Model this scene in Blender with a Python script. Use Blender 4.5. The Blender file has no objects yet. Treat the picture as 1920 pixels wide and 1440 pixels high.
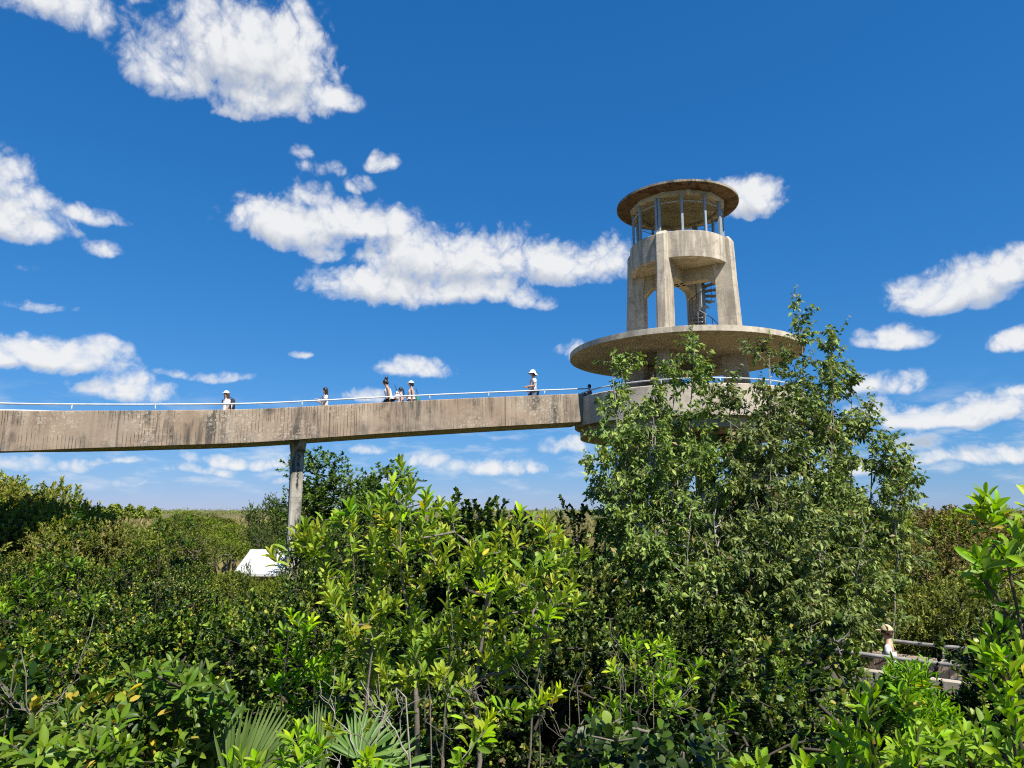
import bpy, bmesh, math, random
import numpy as np
from mathutils import Vector, Matrix, Euler

random.seed(7)
rng = np.random.default_rng(11)
scene = bpy.context.scene
COL = scene.collection
PI = math.pi
R = math.radians

# ------------------------------------------------------------------ camera
CAMZ = 6.2            # eye height above the marsh, standing on the lower ramp
FPX = 1331.0          # focal length in photograph pixels (1920 wide)
PITCH = R(10.05)
CP, SP = math.cos(PITCH), math.sin(PITCH)
cam_data = bpy.data.cameras.new('camera')
cam = bpy.data.objects.new('camera', cam_data)
COL.objects.link(cam)
cam.location = (0, 0, CAMZ)
cam.rotation_euler = (R(90) + PITCH, 0, 0)
cam_data.sensor_width = 36.0
cam_data.lens = 36.0 * FPX / 1920.0
cam_data.clip_start = 0.05
cam_data.clip_end = 20000
scene.camera = cam

# ------------------------------------------------------------------ exposure and cycles
vs = scene.view_settings
vs.view_transform = 'Standard'
vs.look = 'None'
vs.exposure = 0.68
vs.gamma = 1.0
vs.use_curve_mapping = False
scene.render.engine = 'CYCLES'
cy = scene.cycles
cy.max_bounces = 5
cy.diffuse_bounces = 1
cy.glossy_bounces = 2
cy.transmission_bounces = 4
cy.transparent_max_bounces = 6
cy.use_adaptive_sampling = True
cy.adaptive_threshold = 0.004
cy.filter_width = 1.15
cy.caustics_reflective = False
cy.caustics_refractive = False
cy.sample_clamp_indirect = 4.0
cy.use_denoising = False

# ------------------------------------------------------------------ sun
SUN_AZ = R(147)       # clockwise from +Y (camera heading): behind the camera, to the right
SUN_EL = R(54)
sd = Vector((math.sin(SUN_AZ) * math.cos(SUN_EL), math.cos(SUN_AZ) * math.cos(SUN_EL), math.sin(SUN_EL)))
sun_data = bpy.data.lights.new('sun', 'SUN')
sun_data.energy = 4.8
sun_data.angle = R(0.53)
sun_data.color = (1.0, 0.955, 0.88)
sun = bpy.data.objects.new('sun', sun_data)
COL.objects.link(sun)
sun.rotation_euler = sd.to_track_quat('Z', 'Y').to_euler()
sun.location = (30, -30, 60)


# ------------------------------------------------------------------ geometry of the view: pixel of the photograph + depth -> a place
def at(u, v, Y):
    x = (u - 960.0) / FPX
    y = (720.0 - v) / FPX
    ry = CP - y * SP
    return Vector((x / ry * Y, Y, CAMZ + (SP + y * CP) / ry * Y))


def azel(u, v):
    x = (u - 960.0) / FPX
    y = (720.0 - v) / FPX
    ry = CP - y * SP
    rz = SP + y * CP
    return math.atan2(x, ry), math.atan2(rz, math.hypot(x, ry))


# ------------------------------------------------------------------ node helpers
class G:
    """small helper for building node graphs"""
    def __init__(self, nt):
        self.nt = nt

    def n(self, typ, props=None, **inp):
        nd = self.nt.nodes.new(typ)
        for k, val in (props or {}).items():
            setattr(nd, k, val)
        for k, val in inp.items():
            key = int(k[1:]) if k[0] == 'i' and k[1:].isdigit() else k.replace('_', ' ')
            s = nd.inputs[key]
            self.put(s, val)
        return nd

    def put(self, sock, val):
        if isinstance(val, bpy.types.NodeSocket):
            self.nt.links.new(val, sock)
        elif isinstance(val, bpy.types.Node):
            self.nt.links.new(val.outputs[0], sock)
        else:
            sock.default_value = val

    def m(self, op, a, b=None, c=None, clamp=False):
        nd = self.nt.nodes.new('ShaderNodeMath')
        nd.operation = op
        nd.use_clamp = clamp
        for i, val in enumerate((a, b, c)):
            if val is not None:
                self.put(nd.inputs[i], val)
        return nd.outputs[0]

    def v(self, op, a, b=None):
        nd = self.nt.nodes.new('ShaderNodeVectorMath')
        nd.operation = op
        self.put(nd.inputs[0], a)
        if b is not None:
            self.put(nd.inputs[1], b)
        return nd.outputs['Value'] if op in ('DOT_PRODUCT', 'LENGTH', 'DISTANCE') else nd.outputs[0]

    def noise(self, vec, scale, detail=4.0, rough=0.55, dist=0.0, w=None):
        nd = self.nt.nodes.new('ShaderNodeTexNoise')
        if w is not None:
            nd.noise_dimensions = '4D'
            nd.inputs['W'].default_value = w
        self.put(nd.inputs['Vector'], vec)
        nd.inputs['Scale'].default_value = scale
        nd.inputs['Detail'].default_value = detail
        nd.inputs['Roughness'].default_value = rough
        nd.inputs['Distortion'].default_value = dist
        return nd.outputs[0]

    def ss(self, val, lo, hi, o0=0.0, o1=1.0):
        nd = self.nt.nodes.new('ShaderNodeMapRange')
        nd.interpolation_type = 'SMOOTHSTEP'
        self.put(nd.inputs['Value'], val)
        nd.inputs['From Min'].default_value = lo
        nd.inputs['From Max'].default_value = hi
        nd.inputs['To Min'].default_value = o0
        nd.inputs['To Max'].default_value = o1
        return nd.outputs[0]

    def lin(self, val, lo, hi, o0=0.0, o1=1.0):
        nd = self.nt.nodes.new('ShaderNodeMapRange')
        self.put(nd.inputs['Value'], val)
        nd.inputs['From Min'].default_value = lo
        nd.inputs['From Max'].default_value = hi
        nd.inputs['To Min'].default_value = o0
        nd.inputs['To Max'].default_value = o1
        return nd.outputs[0]

    def mix(self, fac, a, b, blend='MIX'):
        nd = self.nt.nodes.new('ShaderNodeMix')
        nd.data_type = 'RGBA'
        nd.blend_type = blend
        self.put(nd.inputs[0], fac)
        self.put(nd.inputs[6], a if not isinstance(a, tuple) else (*a, 1.0)[:4])
        self.put(nd.inputs[7], b if not isinstance(b, tuple) else (*b, 1.0)[:4])
        return nd.outputs[2]


# ------------------------------------------------------------------ world: Nishita sky with fair-weather cumulus
world = bpy.data.worlds.new('World')
scene.world = world
world.use_nodes = True
nt = world.node_tree
nt.nodes.clear()
g = G(nt)
sky = g.n('ShaderNodeTexSky')
sky.sky_type = 'NISHITA'
sky.sun_disc = False
sky.sun_elevation = SUN_EL
sky.sun_rotation = SUN_AZ
sky.altitude = 0
sky.air_density = 1.0
sky.dust_density = 0.0
sky.ozone_density = 6.0
SKY_STR = 0.10
# the camera's deep, saturated rendering of that sky: one tone curve per channel
ssk = g.n('ShaderNodeSeparateXYZ', Vector=g.v('MULTIPLY', sky.outputs[0], (SKY_STR, SKY_STR, SKY_STR)))
EXPO = 2.0 ** vs.exposure
skc = g.n('ShaderNodeCombineXYZ',
          X=g.m('MULTIPLY', g.m('POWER', ssk.outputs[0], 1.26), 0.520 / EXPO),
          Y=g.m('MULTIPLY', g.m('POWER', ssk.outputs[1], 0.70), 0.600 / EXPO),
          Z=g.m('MULTIPLY', g.m('POWER', ssk.outputs[2], 0.56), 0.930 / EXPO)).outputs[0]

tc = g.n('ShaderNodeTexCoord')
d = tc.outputs['Generated']
sep = g.n('ShaderNodeSeparateXYZ', Vector=d)
az = g.m('ARCTAN2', sep.outputs[0], sep.outputs[1])
el = g.m('ARCSINE', sep.outputs[2])
P0 = g.n('ShaderNodeCombineXYZ', X=az, Y=el).outputs[0]

CLOUDS = [  # photo pixel centre, half sizes, strength
    (315, 130, 85, 50, .9), (425, 85, 135, 78, 1), (540, 105, 95, 90, 1), (500, 165, 120, 56, 1), (600, 175, 85, 34, .8),
    (440, 205, 60, 22, .55), (240, 95, 45, 34, .45), (60, -22, 160, 50, .95), (240, -18, 70, 26, .45),
    (10, 400, 98, 40, 1), (5, 315, 55, 60, .8), (55, 365, 55, 30, .8), (165, 398, 62, 20, .7), (192, 463, 38, 24, .6), (50, 490, 30, 15, .4),
    (540, 418, 120, 52, 1), (665, 408, 140, 44, 1), (590, 360, 65, 36, .65), (610, 315, 65, 24, .5), (722, 298, 42, 27, .7),
    (568, 283, 32, 22, .55), (600, 465, 60, 32, .65), (680, 340, 50, 25, .5),
    (800, 475, 140, 72, 1), (900, 480, 160, 70, 1), (715, 530, 140, 48, 1), (860, 540, 140, 44, 1), (1050, 490, 130, 55, .95), (1150, 475, 80, 55, .8), (985, 560, 70, 28, .6),
    (1400, 365, 75, 48, 1), (1305, 345, 45, 24, .7), (1360, 345, 50, 30, .8),
    (1830, 515, 130, 42, 1), (1780, 538, 105, 38, 1), (1910, 495, 75, 42, 1), (1990, 480, 90, 45, .9),
    (1675, 630, 66, 28, .9), (1905, 637, 50, 26, .95), (1665, 720, 62, 30, .85), (1640, 770, 46, 32, .8), (1725, 790, 80, 26, .9), (1855, 765, 72, 32, .9), (1800, 790, 60, 22, .8), (1900, 730, 40, 20, .6),
    (1075, 650, 48, 26, .5), (80, 665, 140, 36, 1), (165, 655, 70, 26, .85), (-20, 660, 60, 30, .9), (245, 728, 90, 30, .75), (240, 705, 50, 22, .7), (325, 692, 50, 15, .5),
    (405, 700, 72, 17, .55), (575, 668, 26, 14, .5), (770, 690, 76, 30, .9), (690, 742, 50, 20, .8), (80, 570, 70, 16, .35), (1295, 510, 30, 14, .25),
    (1060, 832, 66, 22, .75), (800, 857, 70, 22, .65), (930, 872, 110, 26, .7), (1880, 852, 90, 24, .7), (1700, 835, 70, 24, .6), (470, 858, 110, 20, .75), (370, 878, 70, 15, .6),
    (60, 862, 100, 22, .6), (1755, 860, 90, 18, .6), (1600, 870, 60, 30, .6), (220, 865, 60, 12, .4), (690, 840, 60, 18, .45), (240, 905, 50, 12, .35), (560, 895, 60, 14, .4), (1500, 880, 60, 20, .5),
]
# ragged edges: warp the direction a little before measuring the distance to each cloud's middle
wn = g.n('ShaderNodeTexNoise', Vector=P0, Scale=8.0, Detail=3.0, Roughness=0.55)
wv = g.v('SUBTRACT', wn.outputs['Color'], (0.5, 0.5, 0.5))
wv = g.v('MULTIPLY', wv, (0.050, 0.036, 0.0))
P = g.v('ADD', P0, wv)
Pup = g.v('ADD', P, (0.006, 0.026, 0))


def cloud_group(clouds, idx):
    """node group: two directions in, two distances-to-the-nearest-cloud out"""
    ng = bpy.data.node_groups.new('cloud_bin_%d' % idx, 'ShaderNodeTree')
    ng.interface.new_socket('A', in_out='INPUT', socket_type='NodeSocketVector')
    ng.interface.new_socket('B', in_out='INPUT', socket_type='NodeSocketVector')
    ng.interface.new_socket('FA', in_out='OUTPUT', socket_type='NodeSocketFloat')
    ng.interface.new_socket('FB', in_out='OUTPUT', socket_type='NodeSocketFloat')
    h = G(ng)
    gi, go = ng.nodes.new('NodeGroupInput'), ng.nodes.new('NodeGroupOutput')
    for k_ in (0, 1):
        acc_ = None
        for (cu, cv, su, sv, w) in clouds:
            a_, e_ = azel(cu, cv + 0.22 * sv)
            sx_, sy_ = FPX / su * 0.95, FPX / sv * 0.92
            nd = ng.nodes.new('ShaderNodeVectorMath')
            nd.operation = 'MULTIPLY_ADD'
            ng.links.new(gi.outputs[k_], nd.inputs[0])
            nd.inputs[1].default_value = (sx_, sy_, 0)
            nd.inputs[2].default_value = (-a_ * sx_, -e_ * sy_, 0)
            # flatter underneath than on top
            lowp = h.v('MINIMUM', nd.outputs[0], (1e6, 0.0, 0.0))
            fl = ng.nodes.new('ShaderNodeVectorMath')
            fl.operation = 'MULTIPLY_ADD'
            ng.links.new(lowp, fl.inputs[0])
            fl.inputs[1].default_value = (0.0, 0.75, 0.0)
            ng.links.new(nd.outputs[0], fl.inputs[2])
            q_ = h.v('DOT_PRODUCT', fl.outputs[0], fl.outputs[0])
            q_ = h.m('MULTIPLY_ADD', q_, 0.8, 0.9 * (1.0 - w))
            acc_ = q_ if acc_ is None else h.m('SMOOTH_MIN', acc_, q_, 0.35)
        if acc_ is None:
            go.inputs[k_].default_value = -2.0
        else:
            ng.links.new(h.m('SUBTRACT', 1.0, h.m('MINIMUM', acc_, 3.0)), go.inputs[k_])
    nd = g.n('ShaderNodeGroup')
    nd.node_tree = ng
    nt.links.new(P, nd.inputs[0])
    nt.links.new(Pup, nd.inputs[1])
    return nd.outputs[0], nd.outputs[1]


def billow(Pv, scale, octs):
    """rounded cauliflower lumps: folded noise, a few octaves"""
    acc_ = None
    w_ = 1.0
    for k_ in range(octs):
        n_ = g.noise(Pv, scale, 0.0, 0.5, 0.0)
        n_ = g.m('ABSOLUTE', g.m('MULTIPLY_ADD', n_, 2.0, -1.0))
        acc_ = g.m('MULTIPLY', n_, w_) if acc_ is None else g.m('MULTIPLY_ADD', n_, w_, acc_)
        scale *= 2.07
        w_ *= 0.56
    return acc_


big1 = g.noise(P, 16.0, 2.0, 0.5, 0.0)
big2 = g.noise(Pup, 16.0, 2.0, 0.5, 0.0)
wisp = g.noise(P, 60.0, 5.0, 0.60, 0.3)
bil1 = billow(P, 27.0, 4)
bil2 = billow(Pup, 27.0, 3)
n1s = g.m('ADD', g.m('MULTIPLY', big1, 1.5), g.m('MULTIPLY', bil1, 0.5))
n2s = g.m('ADD', g.m('MULTIPLY', big2, 1.5), g.m('MULTIPLY', bil2, 0.5))
n1 = g.m('ADD', g.m('MULTIPLY', g.m('SUBTRACT', big1, 0.5), 1.7), g.m('ADD', g.m('MULTIPLY', g.m('SUBTRACT', bil1, 0.42), 1.05), g.m('MULTIPLY', g.m('SUBTRACT', wisp, 0.5), 1.1)))
# faint low streaks of far cloud near the horizon
lowv = g.v('MULTIPLY', P0, (1.0, 3.6, 1.0))
lown = g.noise(lowv, 13.0, 6, 0.58, 0.0)
lowmask = g.m('MULTIPLY', g.ss(el, R(0.3), R(1.8)), g.ss(el, R(4.5), R(10), 1.0, 0.0))
lowa = g.m('MULTIPLY', g.m('MULTIPLY', g.ss(lown, 0.46, 0.74), lowmask), 0.55)
hor = g.ss(el, R(-0.5), R(2.5))


def sky_shader(field1, field2):
    D1 = g.m('MULTIPLY_ADD', field1, 1.7, n1)
    S1 = g.m('MULTIPLY_ADD', field1, 1.7, n1s)
    S2 = g.m('MULTIPLY_ADD', field2, 1.7, n2s)
    al = g.ss(D1, 0.14, 1.65)
    al = g.m('MAXIMUM', al, lowa)
    # light falls on the clouds from above, their undersides are greyer
    lit = g.lin(g.m('SUBTRACT', S1, S2), -0.85, 0.45)
    thick = g.ss(D1, 0.5, 1.5)
    dim = g.m('MULTIPLY', thick, g.m('SUBTRACT', 1.0, lit))
    colr = g.mix(g.m('MULTIPLY', dim, 0.95), (0.88 / EXPO, 0.89 / EXPO, 0.90 / EXPO), (0.40 / EXPO, 0.455 / EXPO, 0.555 / EXPO))
    al = g.m('MULTIPLY', g.m('MULTIPLY', al, hor), 0.97)
    return g.n('ShaderNodeBackground', Color=g.mix(al, skc, colr), Strength=1.0).outputs[0]


def mix_shader(fac, a, b):
    nd = nt.nodes.new('ShaderNodeMixShader')
    g.put(nd.inputs[0], fac)
    nt.links.new(a, nd.inputs[1])
    nt.links.new(b, nd.inputs[2])
    return nd.outputs[0]


# clouds sorted into bins of the sky so that each direction measures only the ones near it
AZB = [azel(u_, 720)[0] for u_ in (320, 640, 960, 1300, 1620)]
ELB = [azel(960, 640)[1]]
MARG = 0.05


def in_bin(c_, a0, a1, e0, e1):
    a, e = azel(c_[0], c_[1])
    ra, re = c_[2] / FPX * 1.5 + MARG, c_[3] / FPX * 1.5 + MARG * 0.7
    return a + ra > a0 and a - ra < a1 and e + re > e0 and e - re < e1


cols = []
edges = [-9.0] + AZB + [9.0]
for k in range(len(edges) - 1):
    cells = []
    for e0, e1 in ((-9, ELB[0]), (ELB[0], 9)):
        sub = [c_ for c_ in CLOUDS if in_bin(c_, edges[k], edges[k + 1], e0, e1)]
        f1, f2 = cloud_group(sub, len(bpy.data.node_groups))
        cells.append(sky_shader(f1, f2))
    cols.append(mix_shader(g.m('GREATER_THAN', el, ELB[0]), cells[0], cells[1]))
acc = cols[0]
for k in range(1, len(cols)):
    acc = mix_shader(g.m('GREATER_THAN', az, AZB[k - 1]), acc, cols[k])
# beyond the picture the same kind of sky goes on: scattered cumulus from plain noise
absaz = g.m('ABSOLUTE', az)
den = g.m('ADD', g.m('ABSOLUTE', sep.outputs[2]), 0.15)
plane = g.n('ShaderNodeCombineXYZ', X=g.m('DIVIDE', sep.outputs[0], den), Y=g.m('DIVIDE', sep.outputs[1], den)).outputs[0]
gen = g.lin(g.noise(plane, 1.3, 3, 0.5), 0.5, 0.72, -1.2, 0.8)
gen_sh = sky_shader(gen, gen)
outside = g.m('MAXIMUM', g.m('GREATER_THAN', absaz, R(50)), g.m('GREATER_THAN', el, R(46)))
acc = mix_shader(outside, acc, gen_sh)
out = g.n('ShaderNodeOutputWorld')
nt.links.new(acc, out.inputs['Surface'])
world.cycles.sampling_method = 'MANUAL'
world.cycles.sample_map_resolution = 512


# ------------------------------------------------------------------ materials
def new_mat(name):
    m = bpy.data.materials.new(name)
    m.use_nodes = True
    m.node_tree.nodes.clear()
    gg = G(m.node_tree)
    o = gg.n('ShaderNodeOutputMaterial')
    return m, gg, o


def simple(name, col, rough=0.6, metal=0.0, var=0.12, scale=6.0, spec=0.5, bump=0.0):
    m, q, o = new_mat(name)
    pos = q.n('ShaderNodeTexCoord').outputs['Object']
    nz = q.noise(pos, scale, 5, 0.6)
    c = q.mix(q.lin(nz, 0.3, 0.7), tuple(x * (1 - var) for x in col), tuple(min(1, x * (1 + var)) for x in col))
    b = q.n('ShaderNodeBsdfPrincipled', Base_Color=c, Roughness=rough, Metallic=metal)
    b.inputs['Specular IOR Level'].default_value = spec
    if bump:
        bm_ = q.n('ShaderNodeBump', Height=nz, Strength=bump, Distance=0.02)
        q.put(b.inputs['Normal'], bm_.outputs[0])
    q.put(o.inputs['Surface'], b.outputs[0])
    return m


def concrete(name, base, dark, stain=0.6, rust=0.0, seams=0.0):
    """weathered cast concrete: blotches, rain streaks, grime, board marks"""
    m, q, o = new_mat(name)
    geo = q.n('ShaderNodeNewGeometry')
    pos = geo.outputs['Position']
    blot = q.noise(pos, 1.3, 6, 0.62)
    fine = q.noise(pos, 14.0, 6, 0.65)
    stre = q.noise(q.v('MULTIPLY', pos, (4.0, 4.0, 0.45)), 1.0, 6, 0.62)
    c = q.mix(q.lin(blot, 0.32, 0.68), tuple(x * 0.84 for x in base), tuple(x * 1.14 for x in base))
    c = q.mix(q.lin(fine, 0.35, 0.75, 0, 0.12), c, tuple(x * 0.55 for x in base))
    patch = q.noise(pos, 0.62, 4, 0.6, w=3.0)
    st = q.m('MULTIPLY', q.ss(stre, 0.42, 0.60), q.ss(patch, 0.40, 0.56))
    c = q.mix(q.m('MULTIPLY', st, stain), c, dark)
    pit = q.noise(pos, 2.6, 7, 0.68, w=1.0)
    c = q.mix(q.m('MULTIPLY', q.ss(pit, 0.52, 0.66), stain * 0.8), c, tuple(x * 0.9 for x in dark))
    bl2 = q.noise(pos, 0.8, 5, 0.65, w=21.0)
    c = q.mix(q.m('MULTIPLY', q.ss(bl2, 0.50, 0.60), stain * 0.45), c, tuple(x * 0.5 for x in base))
    # lift lines left by the formwork
    sz = q.n('ShaderNodeSeparateXYZ', Vector=pos)
    wz = q.m('FRACT', q.m('MULTIPLY', q.m('ADD', sz.outputs[2], q.m('MULTIPLY', blot, 0.03)), 0.83))
    seam = q.ss(q.m('ABSOLUTE', q.m('SUBTRACT', wz, 0.5)), 0.004, 0.014, 1.0, 0.0)
    c = q.mix(q.m('MULTIPLY', seam, 0.45), c, dark)
    if rust:
        rn = q.noise(pos, 2.3, 6, 0.62, w=6.0)
        c = q.mix(q.m('MULTIPLY', q.ss(rn, 0.46, 0.66), rust), c, (0.085, 0.040, 0.022))
    b = q.n('ShaderNodeBsdfPrincipled', Base_Color=c, Roughness=0.92)
    b.inputs['Specular IOR Level'].default_value = 0.2
    h = q.m('ADD', q.m('MULTIPLY', fine, 0.5), q.m('MULTIPLY', pit, 0.8))
    bp = q.n('ShaderNodeBump', Height=h, Strength=0.35, Distance=0.02)
    q.put(b.inputs['Normal'], bp.outputs[0])
    q.put(o.inputs['Surface'], b.outputs[0])
    return m


def ramp_concrete(name):
    """brown board-marked ramp wall: UV.x runs along the ramp in metres, UV.y up the wall"""
    m, q, o = new_mat(name)
    uv = q.n('ShaderNodeUVMap').outputs[0]
    pos = q.n('ShaderNodeNewGeometry').outputs['Position']
    su = q.n('ShaderNodeSeparateXYZ', Vector=uv)
    along, up = su.outputs[0], su.outputs[1]
    blot = q.noise(uv, 0.9, 6, 0.6)
    c = q.mix(q.lin(blot, 0.3, 0.7), (0.300, 0.215, 0.148), (0.455, 0.350, 0.250))
    big = q.noise(uv, 0.33, 3, 0.5, w=9.0)
    c = q.mix(q.ss(big, 0.42, 0.62), c, q.mix(0.5, c, (0.36, 0.31, 0.24)))
    fine = q.noise(pos, 16.0, 6, 0.65)
    c = q.mix(q.lin(fine, 0.35, 0.75, 0, 0.14), c, (0.12, 0.095, 0.07))
    # board widths: uneven steps along the wall, a dark crack at some joints
    wob = q.m('MULTIPLY_ADD', q.noise(uv, 2.2, 4, 0.6), 0.05, along)
    cellv = q.n('ShaderNodeCombineXYZ', X=q.m('MULTIPLY', wob, 2.0)).outputs[0]
    v1 = q.n('ShaderNodeTexVoronoi', {'voronoi_dimensions': '1D', 'feature': 'DISTANCE_TO_EDGE'}, W=q.m('MULTIPLY', wob, 2.0))
    v2 = q.n('ShaderNodeTexVoronoi', {'voronoi_dimensions': '1D', 'feature': 'F1'}, W=q.m('MULTIPLY', wob, 2.0))
    cellc = q.n('ShaderNodeSeparateXYZ', Vector=v2.outputs['Color'])
    c = q.mix(q.lin(cellc.outputs[0], 0, 1, 0.0, 0.22), c, (0.15, 0.105, 0.072))
    crackw = q.noise(uv, 1.3, 5, 0.6, w=2.0)
    crack = q.m('MULTIPLY', q.ss(v1.outputs['Distance'], 0.02, 0.10, 1.0, 0.0), q.ss(crackw, 0.45, 0.60))
    c = q.mix(q.m('MULTIPLY', crack, 0.92), c, (0.038, 0.030, 0.024))
    # pour joints every few metres
    jf = q.m('ABSOLUTE', q.m('SUBTRACT', q.m('FRACT', q.m('DIVIDE', along, 6.35)), 0.5))
    joint = q.ss(jf, 0.0025, 0.006, 1.0, 0.0)
    c = q.mix(q.m('MULTIPLY', joint, 0.55), c, (0.05, 0.04, 0.032))
    # grey-black mildew runs
    run = q.noise(q.v('MULTIPLY', uv, (3.4, 0.45, 1)), 1.0, 6, 0.65, w=4.0)
    runp = q.noise(uv, 0.55, 4, 0.6, w=7.0)
    mil = q.m('MULTIPLY', q.ss(run, 0.42, 0.62), q.ss(runp, 0.45, 0.55))
    c = q.mix(q.m('MULTIPLY', mil, 0.88), c, (0.070, 0.064, 0.055))
    low = q.m('MULTIPLY', q.ss(up, 0.0, 0.55, 1.0, 0.0), q.ss(q.noise(uv, 2.4, 6, 0.65, w=12.0), 0.46, 0.62))
    c = q.mix(q.m('MULTIPLY', low, 0.55), c, (0.10, 0.095, 0.085))
    # cream lichen rings and flecks, in colonies
    colony = q.ss(q.noise(uv, 0.55, 4, 0.6, w=15.0), 0.46, 0.60)
    uvw = q.v('ADD', uv, q.v('MULTIPLY', q.v('SUBTRACT', q.n('ShaderNodeTexNoise', Vector=uv, Scale=9.0, Detail=3.0).outputs['Color'], (.5, .5, .5)), (0.09, 0.09, 0)))
    for sc, thr, wgt in ((7.5, 0.22, 0.75), (13.0, 0.26, 0.6)):
        vo = q.n('ShaderNodeTexVoronoi', {'voronoi_dimensions': '2D', 'feature': 'F1'}, Vector=uvw, Scale=sc)
        rad = q.n('ShaderNodeSeparateXYZ', Vector=vo.outputs['Color'])
        dd = q.m('SUBTRACT', vo.outputs['Distance'], q.m('MULTIPLY_ADD', rad.outputs[0], 0.20, thr - 0.12))
        ring = q.m('MULTIPLY', q.ss(q.m('ABSOLUTE', dd), 0.03, 0.11, 1.0, 0.0), q.ss(rad.outputs[1], 0.45, 0.6))
        ring = q.m('MULTIPLY', ring, colony)
        c = q.mix(q.m('MULTIPLY', ring, wgt), c, (0.52, 0.47, 0.36))
    b = q.n('ShaderNodeBsdfPrincipled', Base_Color=c, Roughness=0.95)
    b.inputs['Specular IOR Level'].default_value = 0.15
    h = q.m('SUBTRACT', q.m('ADD', q.m('MULTIPLY', fine, 0.6), q.m('MULTIPLY', blot, 0.5)), q.m('MULTIPLY', crack, 1.2))
    h = q.m('ADD', h, q.m('MULTIPLY', cellc.outputs[0], 0.5))
    bp = q.n('ShaderNodeBump', Height=h, Strength=0.5, Distance=0.02)
    q.put(b.inputs['Normal'], bp.outputs[0])
    q.put(o.inputs['Surface'], b.outputs[0])
    return m


M = {}
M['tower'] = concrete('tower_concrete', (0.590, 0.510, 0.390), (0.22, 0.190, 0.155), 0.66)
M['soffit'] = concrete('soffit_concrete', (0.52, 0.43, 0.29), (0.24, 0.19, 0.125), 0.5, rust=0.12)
M['roofrim'] = concrete('spalled_roof_concrete', (0.20, 0.125, 0.075), (0.045, 0.030, 0.022), 0.9, rust=0.9)
M['rooftop'] = concrete('roof_edge_concrete', (0.36, 0.31, 0.24), (0.10, 0.09, 0.075), 1.0)
M['deck'] = concrete('deck_concrete', (0.575, 0.490, 0.375), (0.26, 0.215, 0.165), 0.5)
M['post'] = concrete('post_concrete', (0.46, 0.42, 0.34), (0.06, 0.06, 0.055), 0.85)
M['ramp'] = ramp_concrete('ramp_concrete')
M['rail'] = simple('white_painted_rail', (0.52, 0.54, 0.56), 0.4, var=0.12, scale=3)
M['mullion'] = simple('grey_painted_steel', (0.30, 0.35, 0.39), 0.45, 0.0, var=0.15, scale=9)
M['bar'] = simple('pale_steel_bar', (0.55, 0.56, 0.54), 0.45)
M['rail_old'] = simple('weathered_pipe_rail', (0.30, 0.285, 0.26), 0.6, var=0.35, scale=5)
M['stair'] = simple('weathered_stair_steel', (0.20, 0.20, 0.20), 0.55, 0.3)
M['floor'] = simple('walkway_concrete', (0.33, 0.30, 0.26), 0.9, var=0.2, scale=3, bump=.2)


# ------------------------------------------------------------------ mesh helpers
def link(o):
    COL.objects.link(o)
    return o


def obj(name, me, mat=None, parent=None):
    o = bpy.data.objects.new(name, me)
    COL.objects.link(o)
    if mat is not None:
        if not me.materials:
            me.materials.append(mat)
    if parent is not None:
        o.parent = parent
        o.matrix_parent_inverse = Matrix.Translation(-parent.location) if parent.rotation_euler.to_matrix() == Matrix.Identity(3) else parent.matrix_basis.inverted()
    return o


def empty(name, loc=(0, 0, 0)):
    o = bpy.data.objects.new(name, None)
    o.location = loc
    o.empty_display_size = 0.2
    COL.objects.link(o)
    return o


def tag(o, label, cat=None, group=None, kind=None):
    if label:
        o['label'] = label
    if cat:
        o['category'] = cat
    if group:
        o['group'] = group
    if kind:
        o['kind'] = kind
    return o


def from_bm(bm, name, smooth=False, angle=None):
    bmesh.ops.recalc_face_normals(bm, faces=bm.faces)
    me = bpy.data.meshes.new(name)
    bm.to_mesh(me)
    bm.free()
    if smooth:
        me.polygons.foreach_set('use_smooth', np.ones(len(me.polygons), bool))
        if angle:
            me.set_sharp_from_angle(angle=angle)
    return me


def lathe(profile, center, segs=72, closed=True):
    """profile: list of (r, z); returns bmesh of the revolved solid"""
    bm = bmesh.new()
    cx, cy_ = center
    rings = []
    for (r, z) in profile:
        if r < 1e-6:
            rings.append([bm.verts.new((cx, cy_, z))])
        else:
            rings.append([bm.verts.new((cx + r * math.sin(2 * PI * i / segs), cy_ - r * math.cos(2 * PI * i / segs), z)) for i in range(segs)])
    n = len(rings)
    for k in range(n if closed else n - 1):
        a, b = rings[k], rings[(k + 1) % n]
        if len(a) == 1 and len(b) == 1:
            continue
        for i in range(segs):
            j = (i + 1) % segs
            if len(a) == 1:
                bm.faces.new((a[0], b[i], b[j]))
            elif len(b) == 1:
                bm.faces.new((a[i], a[j], b[0]))
            else:
                bm.faces.new((a[i], a[j], b[j], b[i]))
    return bm


def add_loft(bm, sections):
    """sections: list of equal-length vertex rings; caps the ends"""
    vs_ = [[bm.verts.new(p) for p in s] for s in sections]
    n = len(vs_[0])
    for a, b in zip(vs_[:-1], vs_[1:]):
        for i in range(n):
            j = (i + 1) % n
            bm.faces.new((a[i], a[j], b[j], b[i]))
    bm.faces.new(vs_[0][::-1])
    bm.faces.new(vs_[-1])


def add_box(bm, c, sx, sy, sz, rot=None, bev=0.0):
    m = Matrix.Translation(c)
    if rot is not None:
        m = m @ rot.to_4x4()
    r = bmesh.ops.create_cube(bm, size=1.0, matrix=m @ Matrix.Diagonal((sx, sy, sz, 1)))
    if bev:
        es = list({e for v in r['verts'] for e in v.link_edges})
        bmesh.ops.bevel(bm, geom=es, offset=bev, segments=1, affect='EDGES')


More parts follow.
